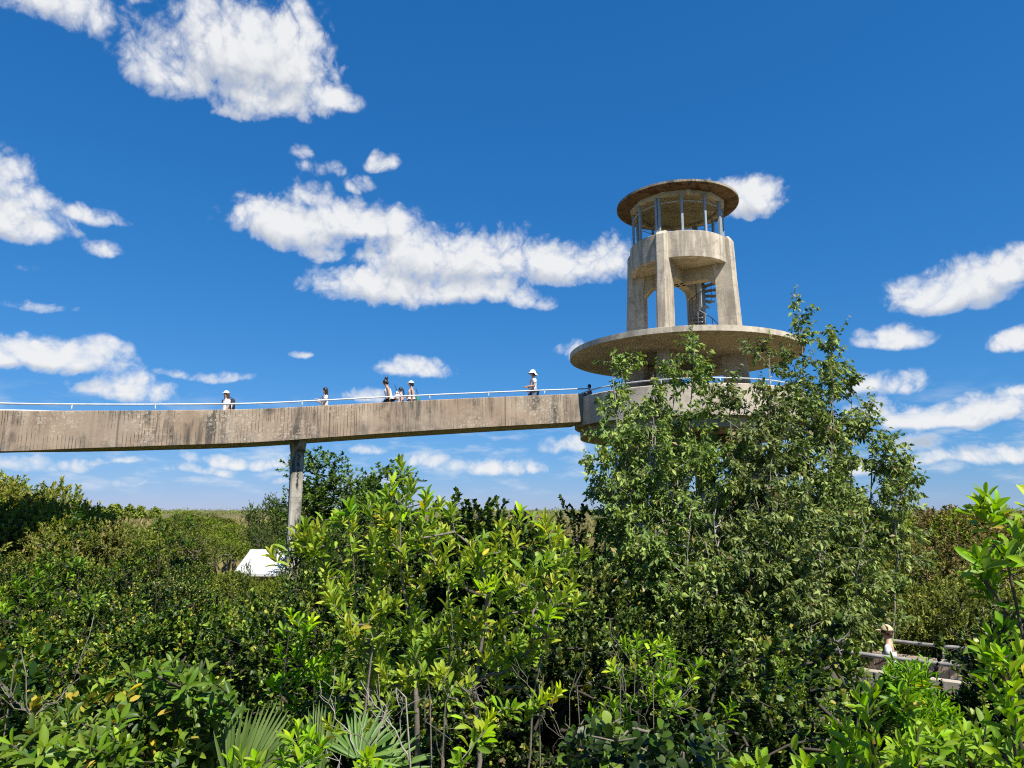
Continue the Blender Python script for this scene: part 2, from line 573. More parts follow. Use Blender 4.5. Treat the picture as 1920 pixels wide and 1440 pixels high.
def tube_arrays(pts, rads, sides=6):
    """tapered tube along a polyline -> verts, quads (numpy)"""
    pts = np.asarray(pts, float)
    rads = np.asarray(rads, float)
    n = len(pts)
    t = np.gradient(pts, axis=0)
    t /= np.linalg.norm(t, axis=1)[:, None] + 1e-9
    ref = np.array([0.31, 0.17, 0.93])
    a = np.cross(t, ref)
    la = np.linalg.norm(a, axis=1)
    bad = la < 0.15
    if bad.any():
        a[bad] = np.cross(t[bad], np.array([0.9, 0.1, 0.1]))
    a /= np.linalg.norm(a, axis=1)[:, None] + 1e-9
    b = np.cross(t, a)
    ang = np.arange(sides) * 2 * PI / sides
    V = pts[:, None, :] + rads[:, None, None] * (np.cos(ang)[None, :, None] * a[:, None, :] + np.sin(ang)[None, :, None] * b[:, None, :])
    V = V.reshape(-1, 3)
    i = np.arange(n - 1)[:, None] * sides
    k = np.arange(sides)[None, :]
    k2 = (k + 1) % sides
    Q = np.stack([i + k, i + k2, i + sides + k2, i + sides + k], -1).reshape(-1, 4)
    return V, Q


def mesh_np(name, V, faces, smooth=True, tint=None):
    """fast mesh from numpy; faces: list of arrays with 3 or 4 columns"""
    me = bpy.data.meshes.new(name)
    V = np.ascontiguousarray(V, dtype=np.float32)
    me.vertices.add(len(V))
    me.vertices.foreach_set('co', V.ravel())
    idx = np.concatenate([f.ravel() for f in faces]).astype(np.int32)
    tot = np.concatenate([np.full(len(f), f.shape[1], np.int32) for f in faces])
    st = np.concatenate([[0], np.cumsum(tot)[:-1]]).astype(np.int32)
    me.loops.add(len(idx))
    me.loops.foreach_set('vertex_index', idx)
    me.polygons.add(len(tot))
    me.polygons.foreach_set('loop_start', st)
    me.polygons.foreach_set('loop_total', tot)
    if smooth:
        me.polygons.foreach_set('use_smooth', np.ones(len(tot), bool))
    if tint is not None:
        at_ = me.attributes.new('tint', 'FLOAT', 'POINT')
        at_.data.foreach_set('value', np.ascontiguousarray(tint, dtype=np.float32))
    me.update(calc_edges=True)
    return me


def tube(name, pts, rad, sides=8, mat=None, parent=None):
    rads = np.full(len(pts), rad) if np.isscalar(rad) else rad
    V, Q = tube_arrays(pts, rads, sides)
    # caps
    caps = [np.arange(sides)[::-1][None, :], (np.arange(sides) + len(V) - sides)[None, :]]
    me = bpy.data.meshes.new(name)
    me.from_pydata(V.tolist(), [], Q.tolist() + [c[0].tolist() for c in caps])
    me.polygons.foreach_set('use_smooth', np.ones(len(me.polygons), bool))
    return obj(name, me, mat, parent)


def catmull(pts, n=8):
    pts = [np.asarray(p, float) for p in pts]
    P_ = [2 * pts[0] - pts[1]] + pts + [2 * pts[-1] - pts[-2]]
    out_ = []
    for i in range(1, len(P_) - 2):
        p0, p1, p2, p3 = P_[i - 1], P_[i], P_[i + 1], P_[i + 2]
        for k in range(n):
            t = k / n
            out_.append(0.5 * (2 * p1 + (p2 - p0) * t + (2 * p0 - 5 * p1 + 4 * p2 - p3) * t * t + (3 * p1 - p0 - 3 * p2 + p3) * t ** 3))
    out_.append(pts[-1])
    return np.array(out_)

# ================================================================== ground
m, q, o = new_mat('marsh_ground')
pos = q.n('ShaderNodeNewGeometry').outputs['Position']
n_big = q.noise(pos, 0.012, 5, 0.6)
n_mid = q.noise(q.v('MULTIPLY', pos, (0.6, 0.15, 1)), 0.25, 6, 0.65)
c = q.mix(q.lin(n_big, 0.35, 0.65), (0.135, 0.115, 0.045), (0.20, 0.155, 0.075))
c = q.mix(q.ss(n_mid, 0.42, 0.66), c, (0.085, 0.095, 0.028))
b = q.n('ShaderNodeBsdfPrincipled', Base_Color=c, Roughness=1.0)
b.inputs['Specular IOR Level'].default_value = 0.1
bp = q.n('ShaderNodeBump', Height=n_mid, Strength=0.6, Distance=0.3)
q.put(b.inputs['Normal'], bp.outputs[0])
q.put(o.inputs['Surface'], b.outputs[0])
M['ground'] = m
bm = bmesh.new()
S = 9000.0
NS = 24
rows = []
for j in range(NS + 1):
    row = []
    for i in range(NS + 1):
        fx, fy = i / NS * 2 - 1, j / NS * 2 - 1
        row.append(bm.verts.new((math.copysign(abs(fx) ** 2.2, fx) * S, math.copysign(abs(fy) ** 2.2, fy) * S, 0)))
    rows.append(row)
for j in range(NS):
    for i in range(NS):
        bm.faces.new((rows[j][i], rows[j][i + 1], rows[j + 1][i + 1], rows[j + 1][i]))
ground = obj('ground', from_bm(bm, 'ground'), M['ground'])
tag(ground, 'flat tan and green sawgrass marsh reaching to the horizon', None, None, 'structure')

# ================================================================== observation tower
TD = 29.5
TAZ = R(13.85)
TX, TY = TD * math.sin(TAZ), TD * math.cos(TAZ)
Z = lambda r: CAMZ + r
tower = empty('observation_tower', (TX, TY, 0))
tag(tower, 'tall weathered concrete observation tower with disc canopy and glazed lookout cabin on top', 'tower')
fwd = Vector((-math.sin(TAZ), -math.cos(TAZ), 0))     # towards the camera
rgt = Vector((math.cos(TAZ), -math.sin(TAZ), 0))      # to the right seen from the camera


def pol(theta, r, z):
    """theta from the side facing the lower ramp, clockwise to the right"""
    p = fwd * (math.cos(theta) * r) + rgt * (math.sin(theta) * r)
    return Vector((TX + p.x, TY + p.y, z))


C2 = (TX, TY)
# lower shaft: drum, deck, parapet ring
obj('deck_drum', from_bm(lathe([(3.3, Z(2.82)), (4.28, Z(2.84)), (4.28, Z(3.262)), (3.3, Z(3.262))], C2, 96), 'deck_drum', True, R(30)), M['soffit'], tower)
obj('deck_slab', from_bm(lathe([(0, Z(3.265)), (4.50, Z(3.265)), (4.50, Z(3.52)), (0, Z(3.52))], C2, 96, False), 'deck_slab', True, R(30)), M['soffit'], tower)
# deck parapet: open where the ramp comes in
def ring_wall(name, r0, r1, z0, z1, a0, a1, segs, mat, parent):
    bm_ = bmesh.new()
    secs = []
    for i in range(segs + 1):
        a = a0 + (a1 - a0) * i / segs
        secs.append([pol(a, r1, z0), pol(a, r1, z1 - .03), pol(a, r1 - .03, z1), pol(a, r0 + .03, z1), pol(a, r0, z1 - .03), pol(a, r0, z0)])
    add_loft(bm_, secs)
    me_ = from_bm(bm_, name, True, R(30))
    return obj(name, me_, mat, parent)


DECK_TOP = Z(4.31)
ring_wall('deck_parapet', 4.40, 4.60, Z(3.205), DECK_TOP, R(-67), R(247), 110, M['deck'], tower)
# handrail on the deck parapet
pts = [pol(R(-70) + R(290) * i / 70, 4.46, DECK_TOP + 0.20) for i in range(71)]
tube('deck_handrail', pts, 0.027, 8, M['rail'], tower)
for i in range(12):
    a = R(-62) + R(285) * i / 11
    p = pol(a, 4.46, DECK_TOP)
    tube('rail_post', [p - Vector((0, 0, .02)), p + Vector((0, 0, .20))], 0.018, 6, M['rail'], tower)
# canopy disc
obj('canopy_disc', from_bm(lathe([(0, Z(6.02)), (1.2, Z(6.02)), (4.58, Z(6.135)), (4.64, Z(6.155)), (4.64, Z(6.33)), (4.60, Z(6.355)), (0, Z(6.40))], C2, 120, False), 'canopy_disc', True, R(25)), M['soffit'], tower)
obj('canopy_edge', from_bm(lathe([(4.61, Z(6.145)), (4.655, Z(6.145)), (4.655, Z(6.345)), (4.54, Z(6.38)), (4.54, Z(6.362)), (4.61, Z(6.34))], C2, 120), 'canopy_edge', True, R(25)), M['tower'], tower)

# four tapering legs
LEG_T = R(-18)


def leg_section(th, z, rin, rout, wt, ch):
    t_ = Vector((math.cos(th) * rgt.x - math.sin(th) * fwd.x, math.cos(th) * rgt.y - math.sin(th) * fwd.y, 0))
    r_ = fwd * math.cos(th) + rgt * math.sin(th)
    base = Vector((TX, TY, z))
    h = wt / 2
    loc = [(rin, -h), (rin, h), (rout - ch, h), (rout, h - ch), (rout, -h + ch), (rout - ch, -h)]
    return [base + r_ * a + t_ * b_ for a, b_ in loc]


for k in range(4):
    th = LEG_T + k * PI / 2
    bm = bmesh.new()
    add_loft(bm, [leg_section(th, 0.0, 2.0, 3.3, 0.66, .10), leg_section(th, Z(2.9), 1.80, 2.86, 0.58, .10), leg_section(th, Z(6.05), 1.62, 2.48, 0.50, .09),
                  leg_section(th, Z(9.2), 1.54, 2.32, 0.48, .09), leg_section(th, Z(9.80), 1.46, 2.30, 0.48, .09), leg_section(th, Z(10.80), 1.62, 2.26, 0.48, .09), leg_section(th, Z(10.95), 1.84, 2.14, 0.44, .05)])
    lg = obj('leg', from_bm(bm, 'leg'), M['tower'], tower)
    # haunched cross beam from the leg to the middle of the tower
    bm = bmesh.new()
    t_ = Vector((math.cos(th) * rgt.x - math.sin(th) * fwd.x, math.cos(th) * rgt.y - math.sin(th) * fwd.y, 0))
    r_ = fwd * math.cos(th) + rgt * math.sin(th)
    prof = [(0.05, Z(9.30)), (1.22, Z(9.30)), (1.57, Z(8.98)), (1.57, Z(9.87)), (0.05, Z(9.87))]
    secs = []
    for s in (-1, 1):
        secs.append([Vector((TX, TY, 0)) + r_ * a + t_ * (s * 0.20) + Vector((0, 0, z_)) for a, z_ in prof])
    add_loft(bm, secs)
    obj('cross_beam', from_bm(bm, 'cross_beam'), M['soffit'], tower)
    # seam grooves read as darker cast lines: thin proud bands of the next lift of concrete
# lookout cabin: floor, parapet ring
obj('cabin_floor', from_bm(lathe([(0, Z(9.875)), (1.94, Z(9.875)), (1.94, Z(10.05)), (0, Z(10.05))], C2, 72, False), 'cabin_floor', True, R(30)), M['soffit'], tower)
obj('cabin_parapet', from_bm(lathe([(1.82, Z(9.83)), (2.03, Z(9.84)), (2.03, Z(10.90)), (2.00, Z(10.925)), (1.84, Z(10.925)), (1.82, Z(10.90))], C2, 96), 'cabin_parapet', True, R(30)), M['tower'], tower)
# roof of the lookout: thin spalled disc, ring beam, pale ceiling
obj('roof_disc', from_bm(lathe([(0, Z(12.70)), (1.98, Z(12.66)), (2.42, Z(12.69)), (2.53, Z(12.74)), (2.53, Z(12.80)), (0, Z(12.90))], C2, 96, False), 'roof_disc', True, R(25)), M['roofrim'], tower)
obj('roof_edge', from_bm(lathe([(2.50, Z(12.735)), (2.545, Z(12.735)), (2.545, Z(12.825)), (2.40, Z(12.84)), (2.40, Z(12.815)), (2.50, Z(12.80))], C2, 96), 'roof_edge', True, R(25)), M['rooftop'], tower)
ceil_o = obj('cabin_ceiling', from_bm(lathe([(0, Z(12.60)), (1.80, Z(12.60)), (1.80, Z(12.69)), (0, Z(12.69))], C2, 48, False), 'cabin_ceiling', True, R(30)), M['soffit'], tower)
bm = lathe([(1.74, Z(12.50)), (1.99, Z(12.50)), (1.99, Z(12.655)), (1.74, Z(12.655))], C2, 12)
ringb = obj('roof_ring_beam', from_bm(bm, 'roof_ring_beam'), M['tower'], tower)
# window posts and bars of the lookout
for k in range(12):
    th = R(6) + k * R(30)
    wide = (k in (11, 2, 5, 8))
    offs = (-0.065, 0.065) if wide else (0.0,)
    for of in offs:
        bm = bmesh.new()
        rot = Matrix.Rotation(-(TAZ) - th, 3, 'Z')
        p = pol(th + of / 1.85, 1.86, 0)
        add_box(bm, Vector((p.x, p.y, (Z(10.90) + Z(12.52)) / 2)), 0.105, 0.10, Z(12.52) - Z(10.90), Matrix.Rotation(math.atan2(p.y - TY, p.x - TX), 3, 'Z'), 0.012)
        obj('window_post', from_bm(bm, 'window_post'), M['mullion'], tower)
    a = pol(th + .03, 1.86, Z(12.24))
    b_ = pol(th + R(30) - .03, 1.86, Z(12.24))
    tube('window_bar', [a, b_], 0.018, 6, M['bar'], tower)
# thin rods sagging behind the posts
for th, th2 in ((R(95), R(150)), (R(150), R(205)), (R(205), R(262))):
    tube('guard_rod', [pol(th, 1.80, Z(11.25)), pol((th + th2) / 2, 1.80, Z(11.22)), pol(th2, 1.80, Z(11.25))], 0.014, 6, M['stair'], tower)

# spiral stair inside the tower, from the canopy to the cabin
stair_c = Vector((TX, TY, 0)) + rgt * 0.93 - fwd * 0.25
stair = empty('spiral_stair', (stair_c.x, stair_c.y, Z(3.52)))
tag(stair, 'weathered steel spiral stair winding up inside the concrete tower', 'stair')
tube('centre_pole', [stair_c + Vector((0, 0, Z(3.5225))), stair_c + Vector((0, 0, Z(6.015)))], 0.07, 10, M['mullion'], stair)
tube('centre_pole', [stair_c + Vector((0, 0, Z(6.405))), stair_c + Vector((0, 0, Z(9.87)))], 0.07, 10, M['mullion'], stair)
hand = []
for k in range(31):
    z = Z(3.68) + k * 0.2
    if Z(5.9) < z < Z(6.48) or z > Z(9.8):
        continue
    a = R(-10) + k * R(27)
    dirv = rgt * math.cos(a) + fwd * math.sin(a)
    per = -rgt * math.sin(a) + fwd * math.cos(a)
    bm = bmesh.new()
    base = stair_c + Vector((0, 0, z))
    top = [base + dirv * .05 + per * .05, base + dirv * .05 - per * .05, base + dirv * .62 - per * .17, base + dirv * .62 + per * .17]
    add_loft(bm, [[p - Vector((0, 0, .04)) for p in top], top])
    # bracket under the tread
    add_loft(bm, [[base + dirv * .06 - Vector((0, 0, .13)) + per * s_ for s_ in (-.012, .012)] + [base + dirv * .06 - Vector((0, 0, .042)) + per * s_ for s_ in (.012, -.012)],
                  [base + dirv * .55 - Vector((0, 0, .06)) + per * s_ for s_ in (-.012, .012)] + [base + dirv * .55 - Vector((0, 0, .042)) + per * s_ for s_ in (.012, -.012)]])
    st_o = obj('tread', from_bm(bm, 'tread'), M['stair'], stair)
    tube('baluster', [base + dirv * .61 - Vector((0, 0, .03)), base + dirv * .61 + Vector((0, 0, .82))], 0.012, 6, M['stair'], stair)
    hand.append((k, base + dirv * .61 + Vector((0, 0, .82))))
for lo, hi in ((Z(3), Z(6.0)), (Z(6.0), Z(11))):
    pts = [p for k, p in hand if lo < p.z - .8 < hi]
    pts = [p for p in pts if p.z < Z(9.86)] if hi > Z(10) else [p for p in pts if p.z < Z(6.0)]
    if len(pts) > 2:
        tube('stair_handrail', pts, 0.02, 6, M['stair'], stair)

# shaded service wall behind the legs on the deck
bm = bmesh.new()
p0 = Vector((TX, TY, 0)) - rgt * 1.5 - fwd * 0.9
p1 = Vector((TX, TY, 0)) - rgt * 0.2 - fwd * 0.9
add_box(bm, Vector(((p0.x + p1.x) / 2, (p0.y + p1.y) / 2, (Z(3.525) + Z(6.01)) / 2)), 1.5, 0.18, Z(6.01) - Z(3.525), Matrix.Rotation(-TAZ, 3, 'Z'))
obj('stair_wall', from_bm(bm, 'stair_wall'), M['soffit'], tower)

# ================================================================== the upper ramp
RAMP_PX = [(0, 769, 18.8), (160, 769.8, 20.6), (320, 769, 22.0), (480, 766.4, 23.15), (620, 759.5, 24.1), (760, 752, 25.0), (940, 743.8, 26.1), (1108, 737, 27.2)]
ctrl = [(-16.6, 1.0, Z(0.75)), (-17.9, 6.0, Z(1.3)), (-17.6, 11.0, Z(1.85)), (-16.2, 15.3, Z(2.28))] + [tuple(at(*p)) for p in RAMP_PX]
path = catmull(ctrl, 10)       # near top edge of the ramp's wall
tang = np.gradient(path, axis=0)
tang[:, 2] = 0
tang /= np.linalg.norm(tang, axis=1)[:, None]
nrm = np.stack([-tang[:, 1], tang[:, 0], np.zeros(len(tang))], 1)    # to the left of travel = away from the camera
WALL_H = 1.10
WIDTH = 2.1
arc = np.concatenate([[0], np.cumsum(np.linalg.norm(np.diff(path, axis=0), axis=1))])


def ramp_point(u_px, inset, tol=None):
    """place on the ramp's floor seen at photo column u_px, inset metres in from the near wall"""
    best = None
    for i in range(len(path)):
        p = path[i] + nrm[i] * inset
        uu = 960 + FPX * (p[0] / (p[1] * CP + (p[2] - CAMZ) * SP))
        e = abs(uu - u_px)
        if p[1] > 10 and (best is None or e < best[0]):
            best = (e, i, p)
    e, i, p = best
    j = i + 1 if i + 1 < len(path) else i - 1
    def proj(pp):
        return 960 + FPX * (pp[0] / (pp[1] * CP + (pp[2] - CAMZ) * SP))
    pj = path[j] + nrm[j] * inset
    if abs(proj(pj) - proj(p)) > 1e-3:
        t = (u_px - proj(p)) / (proj(pj) - proj(p))
        t = max(-1, min(1, t))
        p = p + (pj - p) * t
    return Vector((p[0], p[1], p[2] - 0.94)), Vector(tang[i])


ramp = empty('elevated_ramp', (float(path[60][0]), float(path[60][1]), 0))
tag(ramp, 'long curved concrete ramp with lichen spotted brown wall climbing to the tower deck', 'ramp')


def sweep(name, prof, mat, parent, pth=path, nr=nrm, arcs=arc, uvs=True, i0=0, i1=None):
    """sweep a closed (inset, drop) profile along the ramp; writes UV = (metres along, metres above the wall's foot)"""
    i1 = len(pth) if i1 is None else i1
    bm_ = bmesh.new()
    uvl = bm_.loops.layers.uv.new('uv')
    rows_ = []
    for i in range(i0, i1):
        rows_.append([bm_.verts.new(Vector(pth[i] + nr[i] * a) + Vector((0, 0, dz))) for a, dz in prof])
    n_ = len(prof)
    for r0, (A, B) in enumerate(zip(rows_[:-1], rows_[1:])):
        for k in range(n_):
            j = (k + 1) % n_
            f = bm_.faces.new((A[k], A[j], B[j], B[k]))
            sarr = (arcs[i0 + r0], arcs[i0 + r0], arcs[i0 + r0 + 1], arcs[i0 + r0 + 1])
            pk, pj = prof[k], prof[j]
            hh = (pk, pj, pj, pk)
            for lp, s_, h_ in zip(f.loops, sarr, hh):
                lp[uvl].uv = (s_, h_[1] + WALL_H + h_[0] * 0.9)
    bm_.faces.new(rows_[0][::-1])
    bm_.faces.new(rows_[-1])
    return obj(name, from_bm(bm_, name, False), mat, parent)


sweep('near_wall', [(0, -.02), (.02, 0), (.16, 0), (.18, -.02), (.18, -.937), (.0, -1.10 + .163)][:4] + [(.18, -1.10), (0, -1.10)], M['ramp'], ramp)
sweep('far_wall', [(WIDTH - .18, -.02), (WIDTH - .16, 0), (WIDTH - .02, 0), (WIDTH, -.02), (WIDTH, -1.10), (WIDTH - .18, -1.10)], M['ramp'], ramp)
sweep('ramp_slab', [(.183, -.80), (WIDTH - .183, -.80), (WIDTH - .183, -1.095), (.183, -1.095)], M['soffit'], ramp)
# rails and posts
railp = path + nrm * 0.06 + np.array([0, 0, 0.19])
tube('handrail', [Vector(p) for p in railp], 0.027, 8, M['rail'], ramp)
railf = path + nrm * (WIDTH - 0.09) + np.array([0, 0, 0.15])
tube('handrail', [Vector(p) for p in railf[:-6]], 0.030, 8, M['rail'], ramp)
s_at = 1.0
k = 0
while s_at < arc[-1] - .3:
    i = int(np.searchsorted(arc, s_at))
    i = min(max(i, 1), len(path) - 1)
    t = (s_at - arc[i - 1]) / (arc[i] - arc[i - 1])
    p = Vector((path[i - 1] + nrm[i - 1] * 0.06) * (1 - t) + (path[i] + nrm[i] * 0.06) * t)
    tube('rail_post', [p + Vector((0, 0, -.02)), p + Vector((0, 0, .17))], 0.017, 6, M['rail'], ramp)
    s_at += 2.22
# support posts under the ramp
for (uu, lab) in ((562, 1), (-420, 0)):
    fp, tg = ramp_point(uu, WIDTH / 2)
    nn_ = Vector((-tg.y, tg.x, 0))
    zt = fp.z - 0.155
    bm = bmesh.new()

    def psec(z, hw, hd):
        c0 = Vector((fp.x, fp.y, z))
        ch = .05
        return [c0 + tg * a + nn_ * b_ for a, b_ in ((-hw, -hd + ch), (-hw + ch, -hd), (hw - ch, -hd), (hw, -hd + ch), (hw, hd - ch), (hw - ch, hd), (-hw + ch, hd), (-hw, hd - ch))]
    add_loft(bm, [psec(0.0, .19, .24), psec(zt - .75, .205, .28), psec(zt - .42, .205, .30), psec(zt - .16, .22, .60), psec(zt - .004, .22, .64)])
    post_o = obj('support_post', from_bm(bm, 'support_post'), M['post'], ramp)
    if lab:
        # a ragged black run of mildew down the middle of this post's face
        pm = M['post'].copy()
        pm.name = 'mildewed_post_concrete'
        q = G(pm.node_tree)
        bs = next(n__ for n__ in pm.node_tree.nodes if n__.type == 'BSDF_PRINCIPLED')
        oldc = bs.inputs['Base Color'].links[0].from_socket
        ps = q.n('ShaderNodeNewGeometry').outputs['Position']
        lat = q.v('DOT_PRODUCT', q.v('SUBTRACT', ps, tuple(fp)), (tg.x, tg.y, 0))
        zz = q.n('ShaderNodeSeparateXYZ', Vector=ps).outputs[2]
        nz = q.noise(ps, 7.0, 6, .7)
        wob_ = q.m('ADD', lat, q.m('MULTIPLY_ADD', nz, .16, -.10))
        run_ = q.ss(q.m('ABSOLUTE', wob_), .02, .06, 1.0, 0.0)
        run_ = q.m('MULTIPLY', run_, q.m('MULTIPLY', q.ss(zz, zt - 1.75, zt - 1.55), q.ss(zz, zt - .55, zt - .35, 1.0, 0.0)))
        run_ = q.m('MULTIPLY', run_, q.ss(nz, .36, .50))
        q.put(bs.inputs['Base Color'], q.mix(q.m('MULTIPLY', run_, .92), oldc, (.012, .015, .010)))
        post_o.data.materials[0] = pm

# ================================================================== the lower ramp on the right
lo_near = [(1.2, 14.6, Z(-2.25)), (3.2, 12.95, Z(-2.28)), (5.28, 11.2, Z(-2.35)), (6.35, 10.35, Z(-2.36)), (8.2, 8.6, Z(-2.36)), (9.8, 6.6, Z(-2.36)), (10.9, 4.0, Z(-2.36))]
path2 = catmull(lo_near, 8)
tang2 = np.gradient(path2, axis=0)
tang2[:, 2] = 0
tang2 /= np.linalg.norm(tang2, axis=1)[:, None]
nrm2 = np.stack([-tang2[:, 1], tang2[:, 0], np.zeros(len(tang2))], 1)
arc2 = np.concatenate([[0], np.cumsum(np.linalg.norm(np.diff(path2, axis=0), axis=1))])
low = empty('lower_ramp', (5.3, 11.2, 0))
tag(low, 'grey concrete lower ramp with pipe handrails half buried in shrubs', 'ramp')
W2 = 1.7
sweep('near_wall', [(0, -.02), (.02, 0), (.14, 0), (.16, -.02), (.16, -1.10), (0, -1.10)], M['deck'], low, path2, nrm2, arc2)
sweep('far_wall', [(W2 - .16, -.02), (W2 - .14, 0), (W2 - .02, 0), (W2, -.02), (W2, -1.10), (W2 - .16, -1.10)], M['ramp'], low, path2, nrm2, arc2)
sweep('ramp_slab', [(.163, -.80), (W2 - .163, -.80), (W2 - .163, -1.095), (.163, -1.095)], M['floor'], low, path2, nrm2, arc2)
tube('handrail', [Vector(p) for p in path2 + nrm2 * .08 + np.array([0, 0, .20])], .034, 8, M['rail_old'], low)
tube('handrail', [Vector(p) for p in path2 + nrm2 * (W2 - .08) + np.array([0, 0, .20])], .030, 8, M['rail_old'], low)
for i in range(3, len(path2), 6):
    for ins in (.08, W2 - .08):
        p = Vector(path2[i] + nrm2[i] * ins)
        tube('rail_post', [p + Vector((0, 0, -.02)), p + Vector((0, 0, .18))], .017, 6, M['rail_old'], low)
for i in (6, 22, 38):
    c0 = Vector(path2[i] + nrm2[i] * W2 / 2)
    zt = c0.z - 1.099
    bm = bmesh.new()
    add_box(bm, Vector((c0.x, c0.y, zt / 2)), .5, .6, zt, Matrix.Rotation(math.atan2(tang2[i][1], tang2[i][0]), 3, 'Z'), .04)
    obj('support_post', from_bm(bm, 'support_post'), M['post'], low)

# ================================================================== people
M['skin_a'] = simple('skin_tan', (0.42, 0.235, 0.150), 0.55, var=.06)
M['skin_b'] = simple('skin_light', (0.55, 0.335, 0.235), 0.55, var=.06)
M['skin_c'] = simple('skin_brown', (0.26, 0.125, 0.075), 0.55, var=.06)
M['hair_dark'] = simple('dark_hair', (0.018, 0.013, 0.011), 0.45, var=.3, scale=30)
M['hair_brown'] = simple('brown_hair', (0.085, 0.038, 0.020), 0.5, var=.35, scale=30)
M['white_cloth'] = simple('white_cloth', (0.80, 0.79, 0.78), 0.85, var=.05, scale=12, bump=.3)
M['pink_cloth'] = simple('pale_pink_cloth', (0.62, 0.47, 0.44), 0.85, var=.15, scale=14)
M['grey_cloth'] = simple('grey_cloth', (0.40, 0.41, 0.43), 0.85, var=.12, scale=14)
M['jeans'] = simple('blue_jeans', (0.16, 0.20, 0.32), 0.85, var=.15, scale=14)
M['black_cloth'] = simple('black_cloth', (0.022, 0.022, 0.026), 0.85, var=.2)
M['brown_cloth'] = simple('maroon_cloth', (0.13, 0.045, 0.035), 0.85, var=.2)
M['green_cloth'] = simple('teal_green_cloth', (0.03, 0.19, 0.13), 0.8, var=.2)
M['tan_cloth'] = simple('tan_cloth', (0.60, 0.45, 0.30), 0.85, var=.1)
M['eye'] = simple('dark_eye', (0.02, 0.015, 0.012), 0.2)
m, q, o = new_mat('spotted_cloth')
pos = q.n('ShaderNodeTexCoord').outputs['Object']
sp_ = q.ss(q.noise(pos, 14, 3, .5), .56, .60)
c = q.mix(sp_, (.78, .76, .74), (.05, .045, .05))
b = q.n('ShaderNodeBsdfPrincipled', Base_Color=c, Roughness=.85)
q.put(o.inputs['Surface'], b.outputs[0])
M['spotted_cloth'] = m


def skin_mesh(name, nodes, edges, root, sub=1):
    names = list(nodes)
    me = bpy.data.meshes.new(name)
    me.from_pydata([tuple(nodes[k][0]) for k in names], [(names.index(a), names.index(b_)) for a, b_ in edges], [])
    t = bpy.data.objects.new('tmp', me)
    COL.objects.link(t)
    sm = t.modifiers.new('skin', 'SKIN')
    sm.use_smooth_shade = True
    sm.branch_smoothing = .6
    for i, k in enumerate(names):
        sv = me.skin_vertices[0].data[i]
        r_ = nodes[k][1]
        sv.radius = (r_, r_) if np.isscalar(r_) else r_
        sv.use_root = (k == root)
    ss_ = t.modifiers.new('sub', 'SUBSURF')
    ss_.levels = ss_.render_levels = sub
    dg = bpy.context.evaluated_depsgraph_get()
    dg.update()
    res = bpy.data.meshes.new_from_object(t.evaluated_get(dg))
    res.name = name
    bpy.data.objects.remove(t)
    bpy.data.meshes.remove(me)
    return res


def ball(bm_, c, rx, ry, rz, seg=12, rings=8, clip=None):
    r = bmesh.ops.create_uvsphere(bm_, u_segments=seg, v_segments=rings, radius=1.0)
    for v_ in r['verts']:
        v_.co = Vector((c[0] + v_.co.x * rx, c[1] + v_.co.y * ry, c[2] + v_.co.z * rz))
    if clip is not None:
        dele = [v_ for v_ in r['verts'] if v_.co.z < clip]
        bmesh.ops.delete(bm_, geom=dele, context='VERTS')


